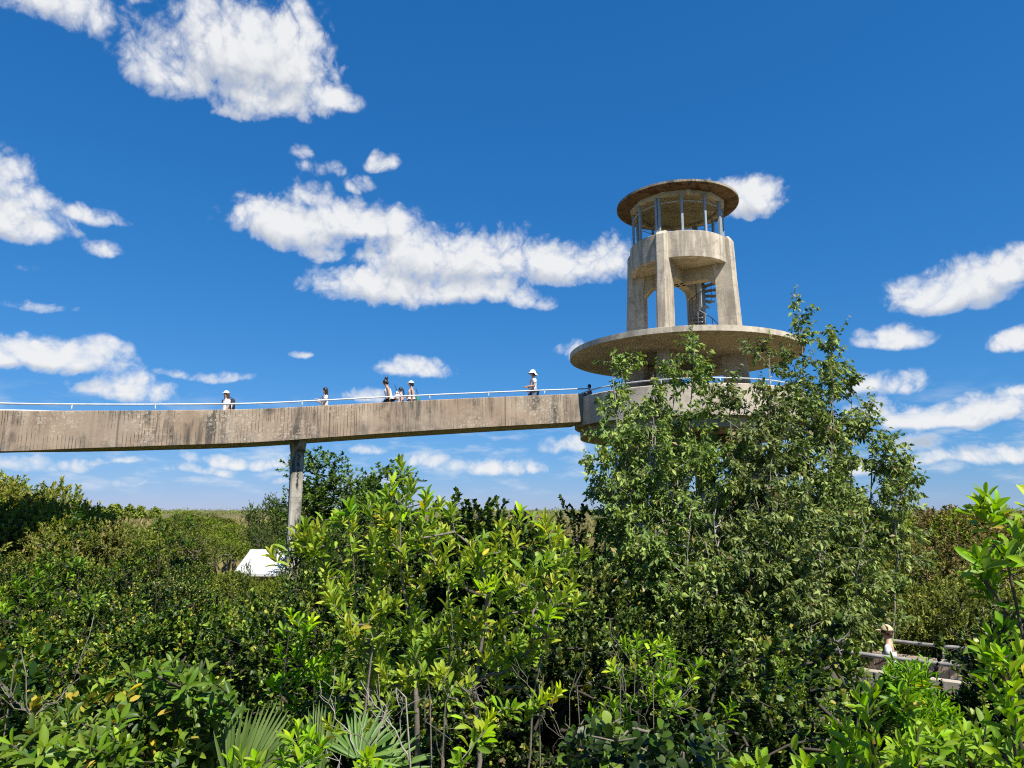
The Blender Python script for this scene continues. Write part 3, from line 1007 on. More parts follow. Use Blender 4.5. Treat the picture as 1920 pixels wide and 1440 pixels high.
def person(label, loc, H, face, skin, hair, hairstyle, top, bottom, hat=None, lean=0.0, look=0.0, arms=((.05, -.02), (.05, -.02)), sleeves=True, shorts=False, stride=.12):
    """figure facing local +X, feet on the floor. arms: (forward swing of the elbow, forward reach of the wrist, wrist height) per side"""
    s = H / 1.65
    root = empty('person', loc)
    root.rotation_euler = (0, 0, face)
    root.scale = (s, s, s)
    tag(root, label, 'person', 'visitors')

    def L(x, z):    # lean of the trunk
        return x + math.sin(lean) * max(0, z - .92)
    hz, hx = 1.535, L(.01, 1.535) + .02 * math.cos(look) + .05 * math.sin(look)
    hz2 = 1.535 - .02 * math.sin(look)
    nodes = {'pelvis': ((0, 0, .92), (.145, .125)), 'waist': ((L(.0, 1.06), 0, 1.06), (.125, .108)), 'chest': ((L(.01, 1.24), 0, 1.24), (.145, .122)), 'neckb': ((L(0, 1.37), 0, 1.37), (.085, .075)),
             'neck': ((L(0.0, 1.44), 0, 1.44), .046), 'jaw': ((hx + .012, 0, hz2 - .035), (.068, .078)), 'head': ((hx, 0, hz2 + .015), (.084, .098)), 'crown': ((hx - .008, 0, hz2 + .085), (.060, .070)),
             'nose': ((hx + .098, 0, hz2 - .005), .010)}
    edges = [('pelvis', 'waist'), ('waist', 'chest'), ('chest', 'neckb'), ('neckb', 'neck'), ('neck', 'jaw'), ('jaw', 'head'), ('head', 'crown'), ('head', 'nose')]
    shirt = {k: (nodes[k][0], tuple(r_ + .030 for r_ in nodes[k][1])) for k in ('pelvis', 'waist', 'chest')}
    shirt['neckb'] = ((nodes['neckb'][0][0], 0, 1.385), (.092, .082))
    shirt_e = [('pelvis', 'waist'), ('waist', 'chest'), ('chest', 'neckb')]
    pants = {'pelvis': ((0, 0, .93), (.165, .145))}
    pants_e = []
    shoes = []
    for sd_, nm, arm in ((1, 'l', arms[0]), (-1, 'r', arms[1])):
        ef, wf, wz = arm[0], arm[1], arm[2] if len(arm) > 2 else .86
        y0 = sd_ * .165
        nodes['sh' + nm] = ((L(.0, 1.335), y0, 1.335), .052)
        nodes['el' + nm] = ((L(.0, 1.08) + ef, sd_ * .205, 1.08), .040)
        nodes['wr' + nm] = ((L(.0, wz) + wf, sd_ * (.20 if wz < 1 else .10), wz), .027)
        hd = Vector(nodes['wr' + nm][0]) - Vector(nodes['el' + nm][0])
        hd.normalize()
        pw = Vector(nodes['wr' + nm][0]) + hd * .065
        nodes['pa' + nm] = (tuple(pw), (.030, .016))
        edges += [('chest', 'sh' + nm), ('sh' + nm, 'el' + nm), ('el' + nm, 'wr' + nm), ('wr' + nm, 'pa' + nm)]
        for fi, (off_, ln) in enumerate(((-.024, .050), (-.008, .062), (.008, .060), (.024, .046))):
            tip_ = pw + hd * (.03 + ln) + Vector((off_ * 1.1, -sd_ * .012, 0)) - Vector((0, sd_ * .012, .004))
            nodes['f%d%s' % (fi, nm)] = (tuple(tip_), .0085)
            edges.append(('pa' + nm, 'f%d%s' % (fi, nm)))
        th_ = pw + hd * .015 + Vector((.045, -sd_ * .02, 0))
        nodes['th' + nm] = (tuple(th_), .0095)
        edges.append(('pa' + nm, 'th' + nm))
        if sleeves:
            a, b_ = Vector(nodes['sh' + nm][0]), Vector(nodes['el' + nm][0])
            shirt['sh' + nm] = (tuple(a), .082)
            shirt['sl' + nm] = (tuple(a.lerp(b_, .72)), .068)
            shirt_e += [('chest', 'sh' + nm), ('sh' + nm, 'sl' + nm)]
        st = stride * sd_
        nodes['hip' + nm] = ((0, sd_ * .085, .86), .088)
        nodes['kn' + nm] = ((st * .55 + .03, sd_ * .095, .48), .056)
        nodes['an' + nm] = ((st * 1.1 - .02, sd_ * .095, .085), .036)
        nodes['toe' + nm] = ((st * 1.1 + .11, sd_ * .105, .032), .032)
        edges += [('pelvis', 'hip' + nm), ('hip' + nm, 'kn' + nm), ('kn' + nm, 'an' + nm), ('an' + nm, 'toe' + nm)]
        pants['hip' + nm] = (nodes['hip' + nm][0], .118)
        pants_e.append(('pelvis', 'hip' + nm))
        if shorts:
            pants['ks' + nm] = (tuple(Vector(nodes['hip' + nm][0]).lerp(Vector(nodes['kn' + nm][0]), .62)), .100)
            pants_e.append(('hip' + nm, 'ks' + nm))
        else:
            pants['kn' + nm] = (nodes['kn' + nm][0], .072)
            pants['an' + nm] = ((nodes['an' + nm][0][0], nodes['an' + nm][0][1], .11), .056)
            pants_e += [('hip' + nm, 'kn' + nm), ('kn' + nm, 'an' + nm)]
    body = part_named('body', skin_mesh('body', nodes, edges, 'pelvis', 1), skin, root)
    part_named('top', skin_mesh('top', shirt, shirt_e, 'waist', 1), top, root)
    part_named('shorts' if shorts else 'trousers', skin_mesh('trousers', pants, pants_e, 'pelvis', 1), bottom, root)
    bm_ = bmesh.new()
    for sd_, nm in ((1, 'l'), (-1, 'r')):
        t_ = nodes['toe' + nm][0]
        ball(bm_, (t_[0] - .045, t_[1], .030), .125, .046, .034, 10, 6)
    part_named('shoes', from_bm(bm_, 'shoes', True), 'white_cloth', root)
    bm_ = bmesh.new()
    for sd_ in (1, -1):
        ball(bm_, (hx + .078, sd_ * .032, hz2 + .018), .010, .012, .008, 8, 6)
        ball(bm_, (hx - .005, sd_ * .082, hz2 - .005), .018, .010, .028, 8, 6)
    part_named('eyes', from_bm(bm_, 'eyes', True), 'eye', root)
    # hair
    bm_ = bmesh.new()
    hc = Vector((hx - .018, 0, hz2 + .035))
    ball(bm_, hc, .098, .092, .105, 14, 10, clip=hc.z - .055)
    if hairstyle == 'long':
        for k in range(9):
            f = k / 8
            ball(bm_, (hc.x - .045 - .03 * f, 0, hc.z - .02 - .30 * f), .060 - .012 * f, .095 - .012 * f, .065, 10, 6)
        for sd_ in (1, -1):
            for k in range(6):
                ball(bm_, (hc.x + .01 - .02 * k / 5, sd_ * .082, hc.z - .03 - .20 * k / 5), .034, .026, .05, 8, 6)
    elif hairstyle == 'bun':
        ball(bm_, (hc.x - .03, 0, hc.z + .125), .062, .062, .060, 10, 8)
        for k in range(14):
            a = k * 2.4
            ball(bm_, (hc.x - .03 + .045 * math.cos(a), .045 * math.sin(a), hc.z + .135 + .03 * math.sin(k * 1.7)), .026, .026, .030, 6, 5)
        ball(bm_, (hc.x - .06, 0, hc.z - .03), .06, .08, .07, 10, 6)
    elif hairstyle == 'tail':
        for k in range(8):
            f = k / 7
            ball(bm_, (hc.x - .10 - .05 * math.sin(f * PI), 0, hc.z + .0 - .28 * f), .036 - .014 * f, .036 - .014 * f, .045, 8, 6)
    else:
        ball(bm_, (hc.x - .045, 0, hc.z - .05), .055, .078, .06, 10, 6)
    part_named('hair', from_bm(bm_, 'hair', True), hair, root)
    if hat:
        bm_ = bmesh.new()
        ball(bm_, (hx - .012, 0, hz2 + .055), .108, .098, .098, 18, 12, clip=hz2 + .048)
        if hat == 'cap':
            n_ = 9
            prev = None
            a_ = [bm_.verts.new((hx + .075 + .0 * abs(k), (k / (n_ - 1) - .5) * .165, hz2 + .060)) for k in range(n_)]
            b2 = [bm_.verts.new((hx + .085 + .085 * math.cos((k / (n_ - 1) - .5) * 2.6), (k / (n_ - 1) - .5) * .175, hz2 + .045)) for k in range(n_)]
            c2 = [bm_.verts.new(v_.co - Vector((0, 0, .010))) for v_ in a_]
            d2 = [bm_.verts.new(v_.co - Vector((0, 0, .010))) for v_ in b2]
            for k in range(n_ - 1):
                bm_.faces.new((a_[k], a_[k + 1], b2[k + 1], b2[k]))
                bm_.faces.new((c2[k], d2[k], d2[k + 1], c2[k + 1]))
                bm_.faces.new((b2[k], b2[k + 1], d2[k + 1], d2[k]))
        else:   # brimmed sun hat with a neck flap
            n_ = 20
            a_ = [bm_.verts.new((hx - .012 + .102 * math.cos(2 * PI * k / n_), .095 * math.sin(2 * PI * k / n_), hz2 + .056)) for k in range(n_)]
            b2 = [bm_.verts.new((hx - .012 + .185 * math.cos(2 * PI * k / n_), .155 * math.sin(2 * PI * k / n_), hz2 + .052 - .035 - (.07 if math.cos(2 * PI * k / n_) < -.2 else 0))) for k in range(n_)]
            b3 = [bm_.verts.new(v_.co - Vector((0, 0, .008))) for v_ in b2]
            for k in range(n_):
                j = (k + 1) % n_
                bm_.faces.new((a_[k], a_[j], b2[j], b2[k]))
                bm_.faces.new((b2[k], b2[j], b3[j], b3[k]))
        part_named('hat', from_bm(bm_, 'hat', True, R(50)), hat_mat(hat, label), root)
    return root


def hat_mat(h, label):
    return 'tan_cloth' if 'tan cap' in label else 'white_cloth'


def part_named(name, me, mat, root):
    o_ = bpy.data.objects.new(name, me)
    COL.objects.link(o_)
    me.materials.clear()
    me.materials.append(M[mat])
    o_.parent = root
    return o_


FLOOR_D = .80


def z_of(v_, y):
    yy = (720 - v_) / FPX
    return CAMZ + (SP + yy * CP) / (CP - yy * SP) * y


def on_ramp(u_, v_top, inset):
    p, tg = ramp_point(u_, inset)
    z0 = p.z + .94 - FLOOR_D + .004
    H = z_of(v_top, p.y) - z0
    # heading: down the ramp (towards the left end)
    ang = math.atan2(-tg.y, -tg.x)
    return (p.x, p.y, z0), H, ang


def put(u_, v_top, inset, **kw):
    loc, H, ang = on_ramp(u_, v_top, inset)
    extra = kw.pop('extra', 0.0)
    turn = kw.pop('turn', 0.0)
    return person(loc=loc, H=H - extra, face=ang + turn, **kw), loc, H - extra, ang + turn


P1 = put(423, 733, .95, label='person in white cap and white top with long brown hair, alone on the ramp', skin='skin_b', hair='hair_brown', hairstyle='long', top='white_cloth', bottom='white_cloth', hat='cap', turn=R(28), arms=((.05, .10), (-.06, -.02)), extra=.02)
P2 = put(609, 727, .9, label='person with long dark hair and white top raising one hand, above the support post', skin='skin_b', hair='hair_dark', hairstyle='long', top='white_cloth', bottom='grey_cloth', turn=R(12), arms=((.10, .30, 1.16), (.08, .24, 1.10)))
P3 = put(730, 706, .38, label='person with hair in a bun and white sleeveless top walking down the ramp, head bowed', skin='skin_a', hair='hair_dark', hairstyle='bun', top='white_cloth', bottom='black_cloth', lean=R(12), look=R(30), sleeves=False, arms=((.02, .02, .84), (.0, .16, .90)), shorts=True, extra=.12, stride=.2)
P4 = put(751, 727, .62, label='small dark haired person with ponytail walking between two taller walkers', skin='skin_b', hair='hair_dark', hairstyle='tail', top='pink_cloth', bottom='pink_cloth', sleeves=False, arms=((.0, .04), (.0, .06)))
P5 = put(771, 714.5, .45, label='person in white cap and pale sleeveless top carrying a green bag', skin='skin_a', hair='hair_dark', hairstyle='short', top='pink_cloth', bottom='grey_cloth', hat='cap', sleeves=False, arms=((-.02, .03), (.10, .22, 1.02)), extra=.02)
P6 = put(1000, 694, .42, label='person in white sun hat, white tee and jeans standing alone on the ramp', skin='skin_b', hair='hair_dark', hairstyle='short', top='white_cloth', bottom='jeans', hat='brim', arms=((.02, .24, 1.06), (.02, .24, 1.06)), extra=.02, stride=.02)
P7 = put(1106, 721, .75, label='child with dark hair peering over the ramp wall beside the tower deck', skin='skin_c', hair='hair_dark', hairstyle='short', top='brown_cloth', bottom='black_cloth', arms=((.16, .34, 1.16), (.02, .05)), stride=.02)


def bag(name, label, loc, face, dims, mat, strap):
    root = empty(name, loc)
    root.rotation_euler = (0, 0, face)
    tag(root, label, 'bag', None)
    bm_ = bmesh.new()
    add_box(bm_, Vector((0, 0, 0)), *dims, None, min(dims) * .28)
    for v_ in bm_.verts:
        k_ = 1 - .22 * max(0, v_.co.z / dims[2] + .1)
        v_.co.x *= k_
        v_.co.y *= k_
    part_named('pouch', from_bm(bm_, 'pouch', True, R(60)), mat, root)
    pts_ = [Vector((strap[0] * math.sin(t), dims[1] * .32 * math.cos(t * 2), dims[2] * .42 + strap[1] * math.sin(t))) for t in np.linspace(0.05, PI - .05, 9)]
    V, Q = tube_arrays([tuple(p) for p in pts_], np.full(9, .010), 6)
    part_named('strap', mesh_np('strap', V, [Q]), 'black_cloth', root)


def beside(Pn, fwd_, side_, up_):
    (x, y, z), H, a = Pn[1], Pn[2], Pn[3]
    return (x + math.cos(a) * fwd_ - math.sin(a) * side_, y + math.sin(a) * fwd_ + math.cos(a) * side_, z + up_ * H / 1.65)


bag('backpack', 'black backpack worn by the long haired person in white cap', beside(P1, -.20, 0, 1.20), P1[3], (.16, .26, .38), 'black_cloth', (.06, .10))
bag('shoulder_bag', 'white shoulder bag with dark spots carried by the person with the bun', beside(P3, -.24, .10, 1.06), P3[3], (.16, .26, .30), 'spotted_cloth', (.08, .30))
bag('shoulder_bag', 'teal green shoulder bag carried by the person in white cap', beside(P5, -.22, .04, .92), P5[3], (.14, .24, .30), 'green_cloth', (.06, .34))

# the person on the lower ramp
c9s = path2 + nrm2 * .62
i9 = int(np.argmin(np.abs(960 + FPX * c9s[:, 0] / (c9s[:, 1] * CP + (c9s[:, 2] - CAMZ) * SP) - 1664)))
c9 = c9s[i9]
uu9 = 960 + FPX * c9[0] / (c9[1] * CP + (c9[2] - CAMZ) * SP)
z9 = c9[2] - .80 + .004
H9 = z_of(1172, c9[1]) - z9
person('person in white with a tan cap half hidden by shrubs on the lower ramp', (float(c9[0]), float(c9[1]), float(z9)), H9 - .02, R(150), 'skin_b', 'hair_brown', 'short', 'white_cloth', 'white_cloth', hat='cap', stride=.05, arms=((.04, .16, 1.0), (.02, .10, .9)))

# ================================================================== white-roofed shelter and parked van beyond the thicket
M['white_roof'] = simple('white_metal_roof', (0.60, 0.60, 0.58), 0.5, var=.16, scale=1.5)
M['van_white'] = simple('white_van_paint', (0.80, 0.80, 0.79), 0.3, var=.03)
M['glass_dark'] = simple('tinted_glass', (0.02, 0.025, 0.03), 0.08, spec=.8)
M['rubber'] = simple('tyre_rubber', (0.02, 0.02, 0.02), 0.8)
M['chrome'] = simple('wheel_rim', (0.5, 0.5, 0.5), 0.35, .8)
YS = 43.5
rl, rr_ = at(470, 1030, YS + 1.6), at(560, 1029, YS + 1.6)
el_, er_ = at(436, 1076, YS), at(590, 1074, YS)
sh_root = empty('shelter', ((el_.x + er_.x) / 2, YS + 1.6, 0))
tag(sh_root, 'small shelter with white hipped roof beyond the thicket beside the support post', 'shelter')
bm = bmesh.new()
ze, zr = el_.z, rl.z
xa, xb, ya, yb = el_.x, er_.x, YS, YS + 3.2
vsb = [bm.verts.new(p) for p in ((xa, ya, ze), (xb, ya, ze), (xb, yb, ze), (xa, yb, ze))]
rd = [bm.verts.new(p) for p in ((rl.x, YS + 1.6, zr), (rr_.x, YS + 1.6, zr))]
bm.faces.new((vsb[0], vsb[1], rd[1], rd[0]))
bm.faces.new((vsb[2], vsb[3], rd[0], rd[1]))
bm.faces.new((vsb[3], vsb[0], rd[0]))
bm.faces.new((vsb[1], vsb[2], rd[1]))
bm.faces.new(vsb[::-1])
obj('roof', from_bm(bm, 'roof'), M['white_roof'], sh_root)
for k in range(1, 12):   # standing seams down the slope that faces the thicket
    f = k / 12
    xe = xa + (xb - xa) * f
    yt = YS + 1.6 - .02
    # height of the slope reached before the hip line cuts the seam off
    lim = 1.0
    if xe < rl.x:
        lim = (xe - xa) / (rl.x - xa)
    elif xe > rr_.x:
        lim = (xb - xe) / (xb - rr_.x)
    p_lo = Vector((xe, YS + .01, ze + .012))
    p_hi = Vector((xe, YS + 1.58 * lim, ze + (zr - ze) * lim * .985 + .012))
    tube('seam', [p_lo, p_hi], .028, 6, M['white_roof'], sh_root)
bm = bmesh.new()
for (cx_, cy__, sx_, sy_) in (((xa + xb) / 2, ya - .025, xb - xa, .05), ((xa + xb) / 2, yb + .025, xb - xa, .05)):
    add_box(bm, Vector((cx_, cy__, ze - .06)), sx_, sy_, .16)
obj('fascia', from_bm(bm, 'fascia'), M['white_roof'], sh_root)
for px_ in (xa + .3, xb - .3):
    for py_ in (ya + .3, yb - .3):
        bm = bmesh.new()
        add_box(bm, Vector((px_, py_, (ze - .003) / 2)), .16, .16, ze - .003, None, .015)
        obj('post', from_bm(bm, 'post'), M['white_roof'], sh_root)
bm = bmesh.new()
add_box(bm, Vector(((xa + xb) / 2, YS + 1.9, 1.1)), xb - xa - 1.0, 1.8, 2.2)
obj('wall', from_bm(bm, 'wall'), M['tan_cloth'], sh_root)

pv = at(276, 1064, 44)
van = empty('parked_van', (pv.x, 44, 0))
tag(van, 'white van roof glimpsed through gaps in the left thicket', 'van')
bm = bmesh.new()
hw = .98
zt = pv.z
side = [(-2.6, .45), (-2.6, 1.15), (-1.9, 1.35), (-1.25, zt - .12), (-.9, zt), (2.45, zt), (2.6, zt - .15), (2.65, .45)]
add_loft(bm, [[Vector((pv.x + a, 44 - hw + (.10 if z_ > 1.5 else 0), z_)) for a, z_ in side], [Vector((pv.x + a, 44 + hw - (.10 if z_ > 1.5 else 0), z_)) for a, z_ in side]])
obj('body', from_bm(bm, 'body'), M['van_white'], van)
for (x0, x1) in ((-1.2, -.2), (-.05, 1.0), (1.15, 2.3)):
    bm = bmesh.new()
    add_box(bm, Vector((pv.x + (x0 + x1) / 2, 44 - hw + .08, zt - .55)), x1 - x0, .04, .55, None, .01)
    obj('window', from_bm(bm, 'window'), M['glass_dark'], van)
for wx in (-1.75, 1.75):
    for wy in (-.86, .86):
        bm = bmesh.new()
        bmesh.ops.create_cone(bm, cap_ends=True, segments=24, radius1=.34, radius2=.34, depth=.22, matrix=Matrix.Translation((pv.x + wx, 44 + wy * 1.02, .34)) @ Matrix.Rotation(R(90), 4, 'X'))
        w_ = obj('wheel', from_bm(bm, 'wheel', True, R(40)), M['rubber'], van)
        bm = bmesh.new()
        bmesh.ops.create_cone(bm, cap_ends=True, segments=20, radius1=.20, radius2=.18, depth=.25, matrix=Matrix.Translation((pv.x + wx, 44 + wy * 1.02, .34)) @ Matrix.Rotation(R(90), 4, 'X'))
        rim = obj('rim', from_bm(bm, 'rim', True, R(40)), M['chrome'])
        rim.parent = w_
        rim.matrix_parent_inverse = Matrix.Translation(-van.location) @ Matrix.Identity(4) if False else w_.matrix_parent_inverse.copy()
        rim.matrix_parent_inverse = Matrix.Translation((0, 0, 0))

# ================================================================== vegetation: materials
def leaf_mat(name, stops, rough=0.42, trans=0.30, spec=0.5, transtint=(1.25, 1.2, 0.5)):
    """leaf: colour picked from the leaf's own tint (old dark leaf .. young bright leaf .. yellowed leaf), thin and slightly see-through"""
    m, q, o = new_mat(name)
    a = q.n('ShaderNodeAttribute', {'attribute_name': 'tint'}).outputs['Fac']
    oi = q.n('ShaderNodeObjectInfo')
    r = q.n('ShaderNodeSeparateColor', Color=oi.outputs['Color']).outputs[0]
    t = q.m('ADD', a, r)
    cr = q.n('ShaderNodeValToRGB', Fac=t)
    el_ = cr.color_ramp.elements
    while len(el_) < len(stops):
        el_.new(0.5)
    for e_, (p_, c_) in zip(el_, stops):
        e_.position = p_
        e_.color = (*c_, 1)
    hv = q.n('ShaderNodeHueSaturation', Hue=q.lin(oi.outputs['Random'], 0, 1, 0.488, 0.512), Saturation=q.lin(oi.outputs['Random'], 0, 1, .92, 1.06),
             Value=q.lin(oi.outputs['Random'], 0, 1, 0.86, 1.14), Color=cr.outputs[0])
    c = hv.outputs[0]
    b = q.n('ShaderNodeBsdfPrincipled', Base_Color=c, Roughness=rough)
    b.inputs['Specular IOR Level'].default_value = spec
    tl = q.n('ShaderNodeBsdfTranslucent', Color=q.v('MULTIPLY', c, transtint))
    mx = q.n('ShaderNodeMixShader', i0=trans)
    q.put(mx.inputs[1], b.outputs[0])
    q.put(mx.inputs[2], tl.outputs[0])
    q.put(o.inputs['Surface'], mx.outputs[0])
    return m


M['leaf_dark'] = leaf_mat('dark_glossy_leaf', [(0, (.008, .018, .003)), (.30, (.032, .066, .009)), (.65, (.135, .215, .024)), (.92, (.310, .400, .050)), (1, (.40, .30, .05))], 0.42, .22, .28)
M['leaf_bright'] = leaf_mat('bright_young_leaf', [(0, (.034, .090, .006)), (.35, (.120, .255, .010)), (.7, (.270, .455, .014)), (.90, (.42, .56, .022)), (1, (.66, .52, .03))], 0.48, .36, .28)
M['leaf_broad'] = leaf_mat('broad_green_leaf', [(0, (.022, .055, .006)), (.4, (.085, .165, .011)), (.75, (.205, .315, .022)), (.93, (.33, .42, .035)), (1, (.46, .34, .04))], 0.42, .30, .32)
M['leaf_willow'] = leaf_mat('willow_leaf', [(0, (0.027, 0.055, 0.013)), (.4, (0.110, 0.177, 0.034)), (.75, (0.262, 0.348, 0.081)), (.93, (0.415, 0.488, 0.127)), (1, (0.366, 0.268, 0.127))], 0.52, .30, .26)
M['leaf_olive'] = leaf_mat('olive_bush_leaf', [(0, (0.041, 0.060, 0.008)), (.4, (0.138, 0.185, 0.021)), (.75, (0.268, 0.327, 0.039)), (.95, (0.392, 0.426, 0.065)), (1, (0.406, 0.312, 0.091))], 0.6, .28, .2)
M['leaf_brown'] = leaf_mat('brown_olive_bush_leaf', [(0, (0.045, 0.049, 0.010)), (.4, (0.140, 0.135, 0.029)), (.75, (0.238, 0.209, 0.052)), (.95, (0.336, 0.243, 0.078)), (1, (0.406, 0.257, 0.130))], 0.65, .2, .2)
M['leaf_lime'] = leaf_mat('lime_bush_leaf', [(0, (0.041, 0.075, 0.007)), (.4, (0.172, 0.247, 0.017)), (.75, (0.333, 0.420, 0.029)), (.95, (0.460, 0.506, 0.055)), (1, (0.437, 0.368, 0.066))], 0.55, .30, .25)
M['leaf_tree'] = leaf_mat('tree_leaf', [(0, (0.019, 0.039, 0.006)), (.4, (0.068, 0.124, 0.014)), (.75, (0.150, 0.234, 0.026)), (.95, (0.247, 0.338, 0.048)), (1, (0.286, 0.247, 0.060))], 0.55, .25, .25)
M['leaf_palm'] = leaf_mat('palmetto_leaf', [(0, (.050, .105, .016)), (.5, (.110, .195, .034)), (1, (.21, .30, .065))], 0.45, .25, .35)
M['bark'] = simple('grey_bark', (0.17, 0.145, 0.115), 0.9, var=0.35, scale=18, bump=.4)
M['bark_dark'] = simple('dark_twig_bark', (0.060, 0.048, 0.034), 0.9, var=0.3, scale=18)
M['bark_pale'] = simple('pale_dead_twig', (0.30, 0.27, 0.22), 0.85, var=0.22, scale=22, bump=.3)


# ------------------------------------------------------------------ leaf shapes (x along the leaf, y across, z up)
def leaf_shape(stations, halfw, fold=0.18, curl=0.12):
    """stations t in (0,1) exclusive with half widths; returns verts, tris, quads"""
    V = [(0, 0, 0)]
    for t, w in zip(stations, halfw):
        z0 = -curl * t * t
        V += [(t, -w, z0 + fold * w), (t, 0, z0), (t, w, z0 + fold * w)]
    V.append((1, 0, -curl))
    n = len(stations)
    T = [(0, 1, 2), (0, 2, 3)]
    Q = []
    for k in range(n - 1):
        a = 1 + 3 * k
        Q += [(a, a + 3, a + 4, a + 1), (a + 1, a + 4, a + 5, a + 2)]
    a = 1 + 3 * (n - 1)
    e = len(V) - 1
    T += [(a, e, a + 1), (a + 1, e, a + 2)]
    return np.array(V, float), np.array(T, int), np.array(Q, int).reshape(-1, 4)


SH_NEAR = leaf_shape((.10, .30, .52, .74, .91), (.15, .36, .48, .46, .26), .22, .16)
SH_MID = leaf_shape((.28, .68), (.40, .46), .25, .10)
SH_ROUND = leaf_shape((.22, .70), (.44, .50), .15, .08)
SH_LANCE = leaf_shape((.30, .62), (.48, .38), .3, .30)
SH_HEX = (np.array([(0, 0, 0), (.24, -.42, .02), (.24, .42, .02), (.70, -.48, -.02), (.70, .48, -.02), (1, 0, -.12)], float), np.array([(0, 2, 1), (3, 4, 5)], int), np.array([(1, 2, 4, 3)], int))
SH_FOUR = leaf_shape((.5,), (.5,), .28, .14)
SH_TINY = leaf_shape((.5,), (.5,), .3, .15)


def unit(a):
    return a / (np.linalg.norm(a, axis=-1, keepdims=True) + 1e-9)


class Leaves:
    """collects leaves, then becomes one mesh"""
    def __init__(self):
        self.p, self.d, self.n, self.L, self.W, self.t = [], [], [], [], [], []

    def add(self, p, d, n, L, W, t):
        self.p.append(np.atleast_2d(p)); self.d.append(np.atleast_2d(d)); self.n.append(np.atleast_2d(n))
        self.L.append(np.atleast_1d(L)); self.W.append(np.atleast_1d(W)); self.t.append(np.atleast_1d(t))

    def count(self):
        return sum(len(x) for x in self.L)

    def arrays(self):
        return [np.concatenate(x) for x in (self.p, self.d, self.n, self.L, self.W, self.t)]

    def mesh(self, name, shape):
        p, d, n, L, W, t = self.arrays()
        V0, T, Q = shape
        x = unit(d)
        z = unit(n - x * (n * x).sum(-1, keepdims=True))
        y = np.cross(z, x)
        N_, k = len(p), len(V0)
        V = p[:, None, :] + (L[:, None] * V0[None, :, 0])[..., None] * x[:, None, :] + (W[:, None] * V0[None, :, 1])[..., None] * y[:, None, :] + (L[:, None] * V0[None, :, 2])[..., None] * z[:, None, :]
        off = (np.arange(N_) * k)[:, None, None]
        faces = [(T[None] + off).reshape(-1, 3)]
        if len(Q):
            faces.append((Q[None] + off).reshape(-1, 4))
        return mesh_np(name, V.reshape(-1, 3), faces, True, np.repeat(t, k))


# ------------------------------------------------------------------ branch skeletons
def grow(trunks, tips, step=0.25, r_tip=0.004, expo=0.48, wob=0.05, rmax=0.12):
    """join every tip to the nearest part of the plant grown so far; returns branch tubes and the direction at each tip"""
    cap = sum(len(t) for t in trunks) + len(tips) * 40
    P_ = np.zeros((cap, 3))
    par = np.full(cap, -1, int)
    n = 0
    paths = []
    for t in trunks:
        idx = []
        for j, p in enumerate(t):
            P_[n] = p
            par[n] = n - 1 if j else -1
            idx.append(n)
            n += 1
        paths.append(idx)
    base = P_[0].copy()
    tips = np.asarray(tips)
    order = np.argsort(np.linalg.norm(tips - base, axis=1))
    tip_idx = np.zeros(len(tips), int)
    for ti in order:
        tp = tips[ti]
        dv = P_[:n] - tp
        dist = np.linalg.norm(dv, axis=1) + 0.9 * np.maximum(0, dv[:, 2] + 0.05)
        j = int(np.argmin(dist))
        s = P_[j].copy()
        dd = np.linalg.norm(tp - s)
        kk = max(1, min(38, int(math.ceil(dd / step))))
        pd = s - P_[par[j]] if par[j] >= 0 else np.array([0, 0, 1.0])
        pd = pd / (np.linalg.norm(pd) + 1e-9)
        ctrl_ = s + pd * dd * 0.35 + np.array([0, 0, 0.10 * dd])
        idx = [j]
        for k in range(1, kk + 1):
            f = k / kk
            p = (1 - f) ** 2 * s + 2 * f * (1 - f) * ctrl_ + f * f * tp
            if k < kk:
                p = p + rng.normal(0, wob * step, 3)
            P_[n] = p
            par[n] = idx[-1]
            idx.append(n)
            n += 1
        tip_idx[ti] = idx[-1]
        paths.append(idx)
    cnt = np.zeros(n)
    cnt[tip_idx] += 1
    for i in range(n - 1, -1, -1):
        if par[i] >= 0:
            cnt[par[i]] += cnt[i]
    rad = np.minimum(rmax, r_tip * np.maximum(cnt, 1) ** expo)
    Vs, Qs, off = [], [], 0
    for idx in paths:
        if len(idx) < 2:
            continue
        r_ = rad[idx].copy()
        if len(idx) > 1 and par[idx[1]] == idx[0] and idx[0] != 0:
            r_[0] = min(r_[0], r_[1] * 1.15)
        V, Q = tube_arrays(P_[idx], r_, 6 if r_.max() > .015 else 4)
        Vs.append(V)
        Qs.append(Q + off)
        off += len(V)
    dirs = unit(P_[tip_idx] - P_[np.maximum(par[tip_idx], 0)])
    return np.concatenate(Vs), np.concatenate(Qs), dirs


def rand_dirs(n):
    return unit(rng.normal(size=(n, 3)))


def trunk_lines(n, base_r, H, spread, seg=8):
    out_ = []
    for k in range(n):
        a = 2 * PI * k / n + rng.uniform(-.5, .5)
        b0 = np.array([math.cos(a) * base_r, math.sin(a) * base_r, 0.0])
        tip_ = np.array([math.cos(a) * spread * rng.uniform(.5, 1.1), math.sin(a) * spread * rng.uniform(.5, 1.1), H * rng.uniform(.85, 1.05)])
        pts_ = []
        for i in range(seg + 1):
            f = i / seg
            p = b0 * (1 - f) + tip_ * f
            p[:2] = b0[:2] * (1 - f ** 1.5) + tip_[:2] * f ** 1.5
            pts_.append(p + (rng.normal(0, .05, 3) * [1, 1, 0.2] if i else 0))
        out_.append(np.array(pts_))
    return out_


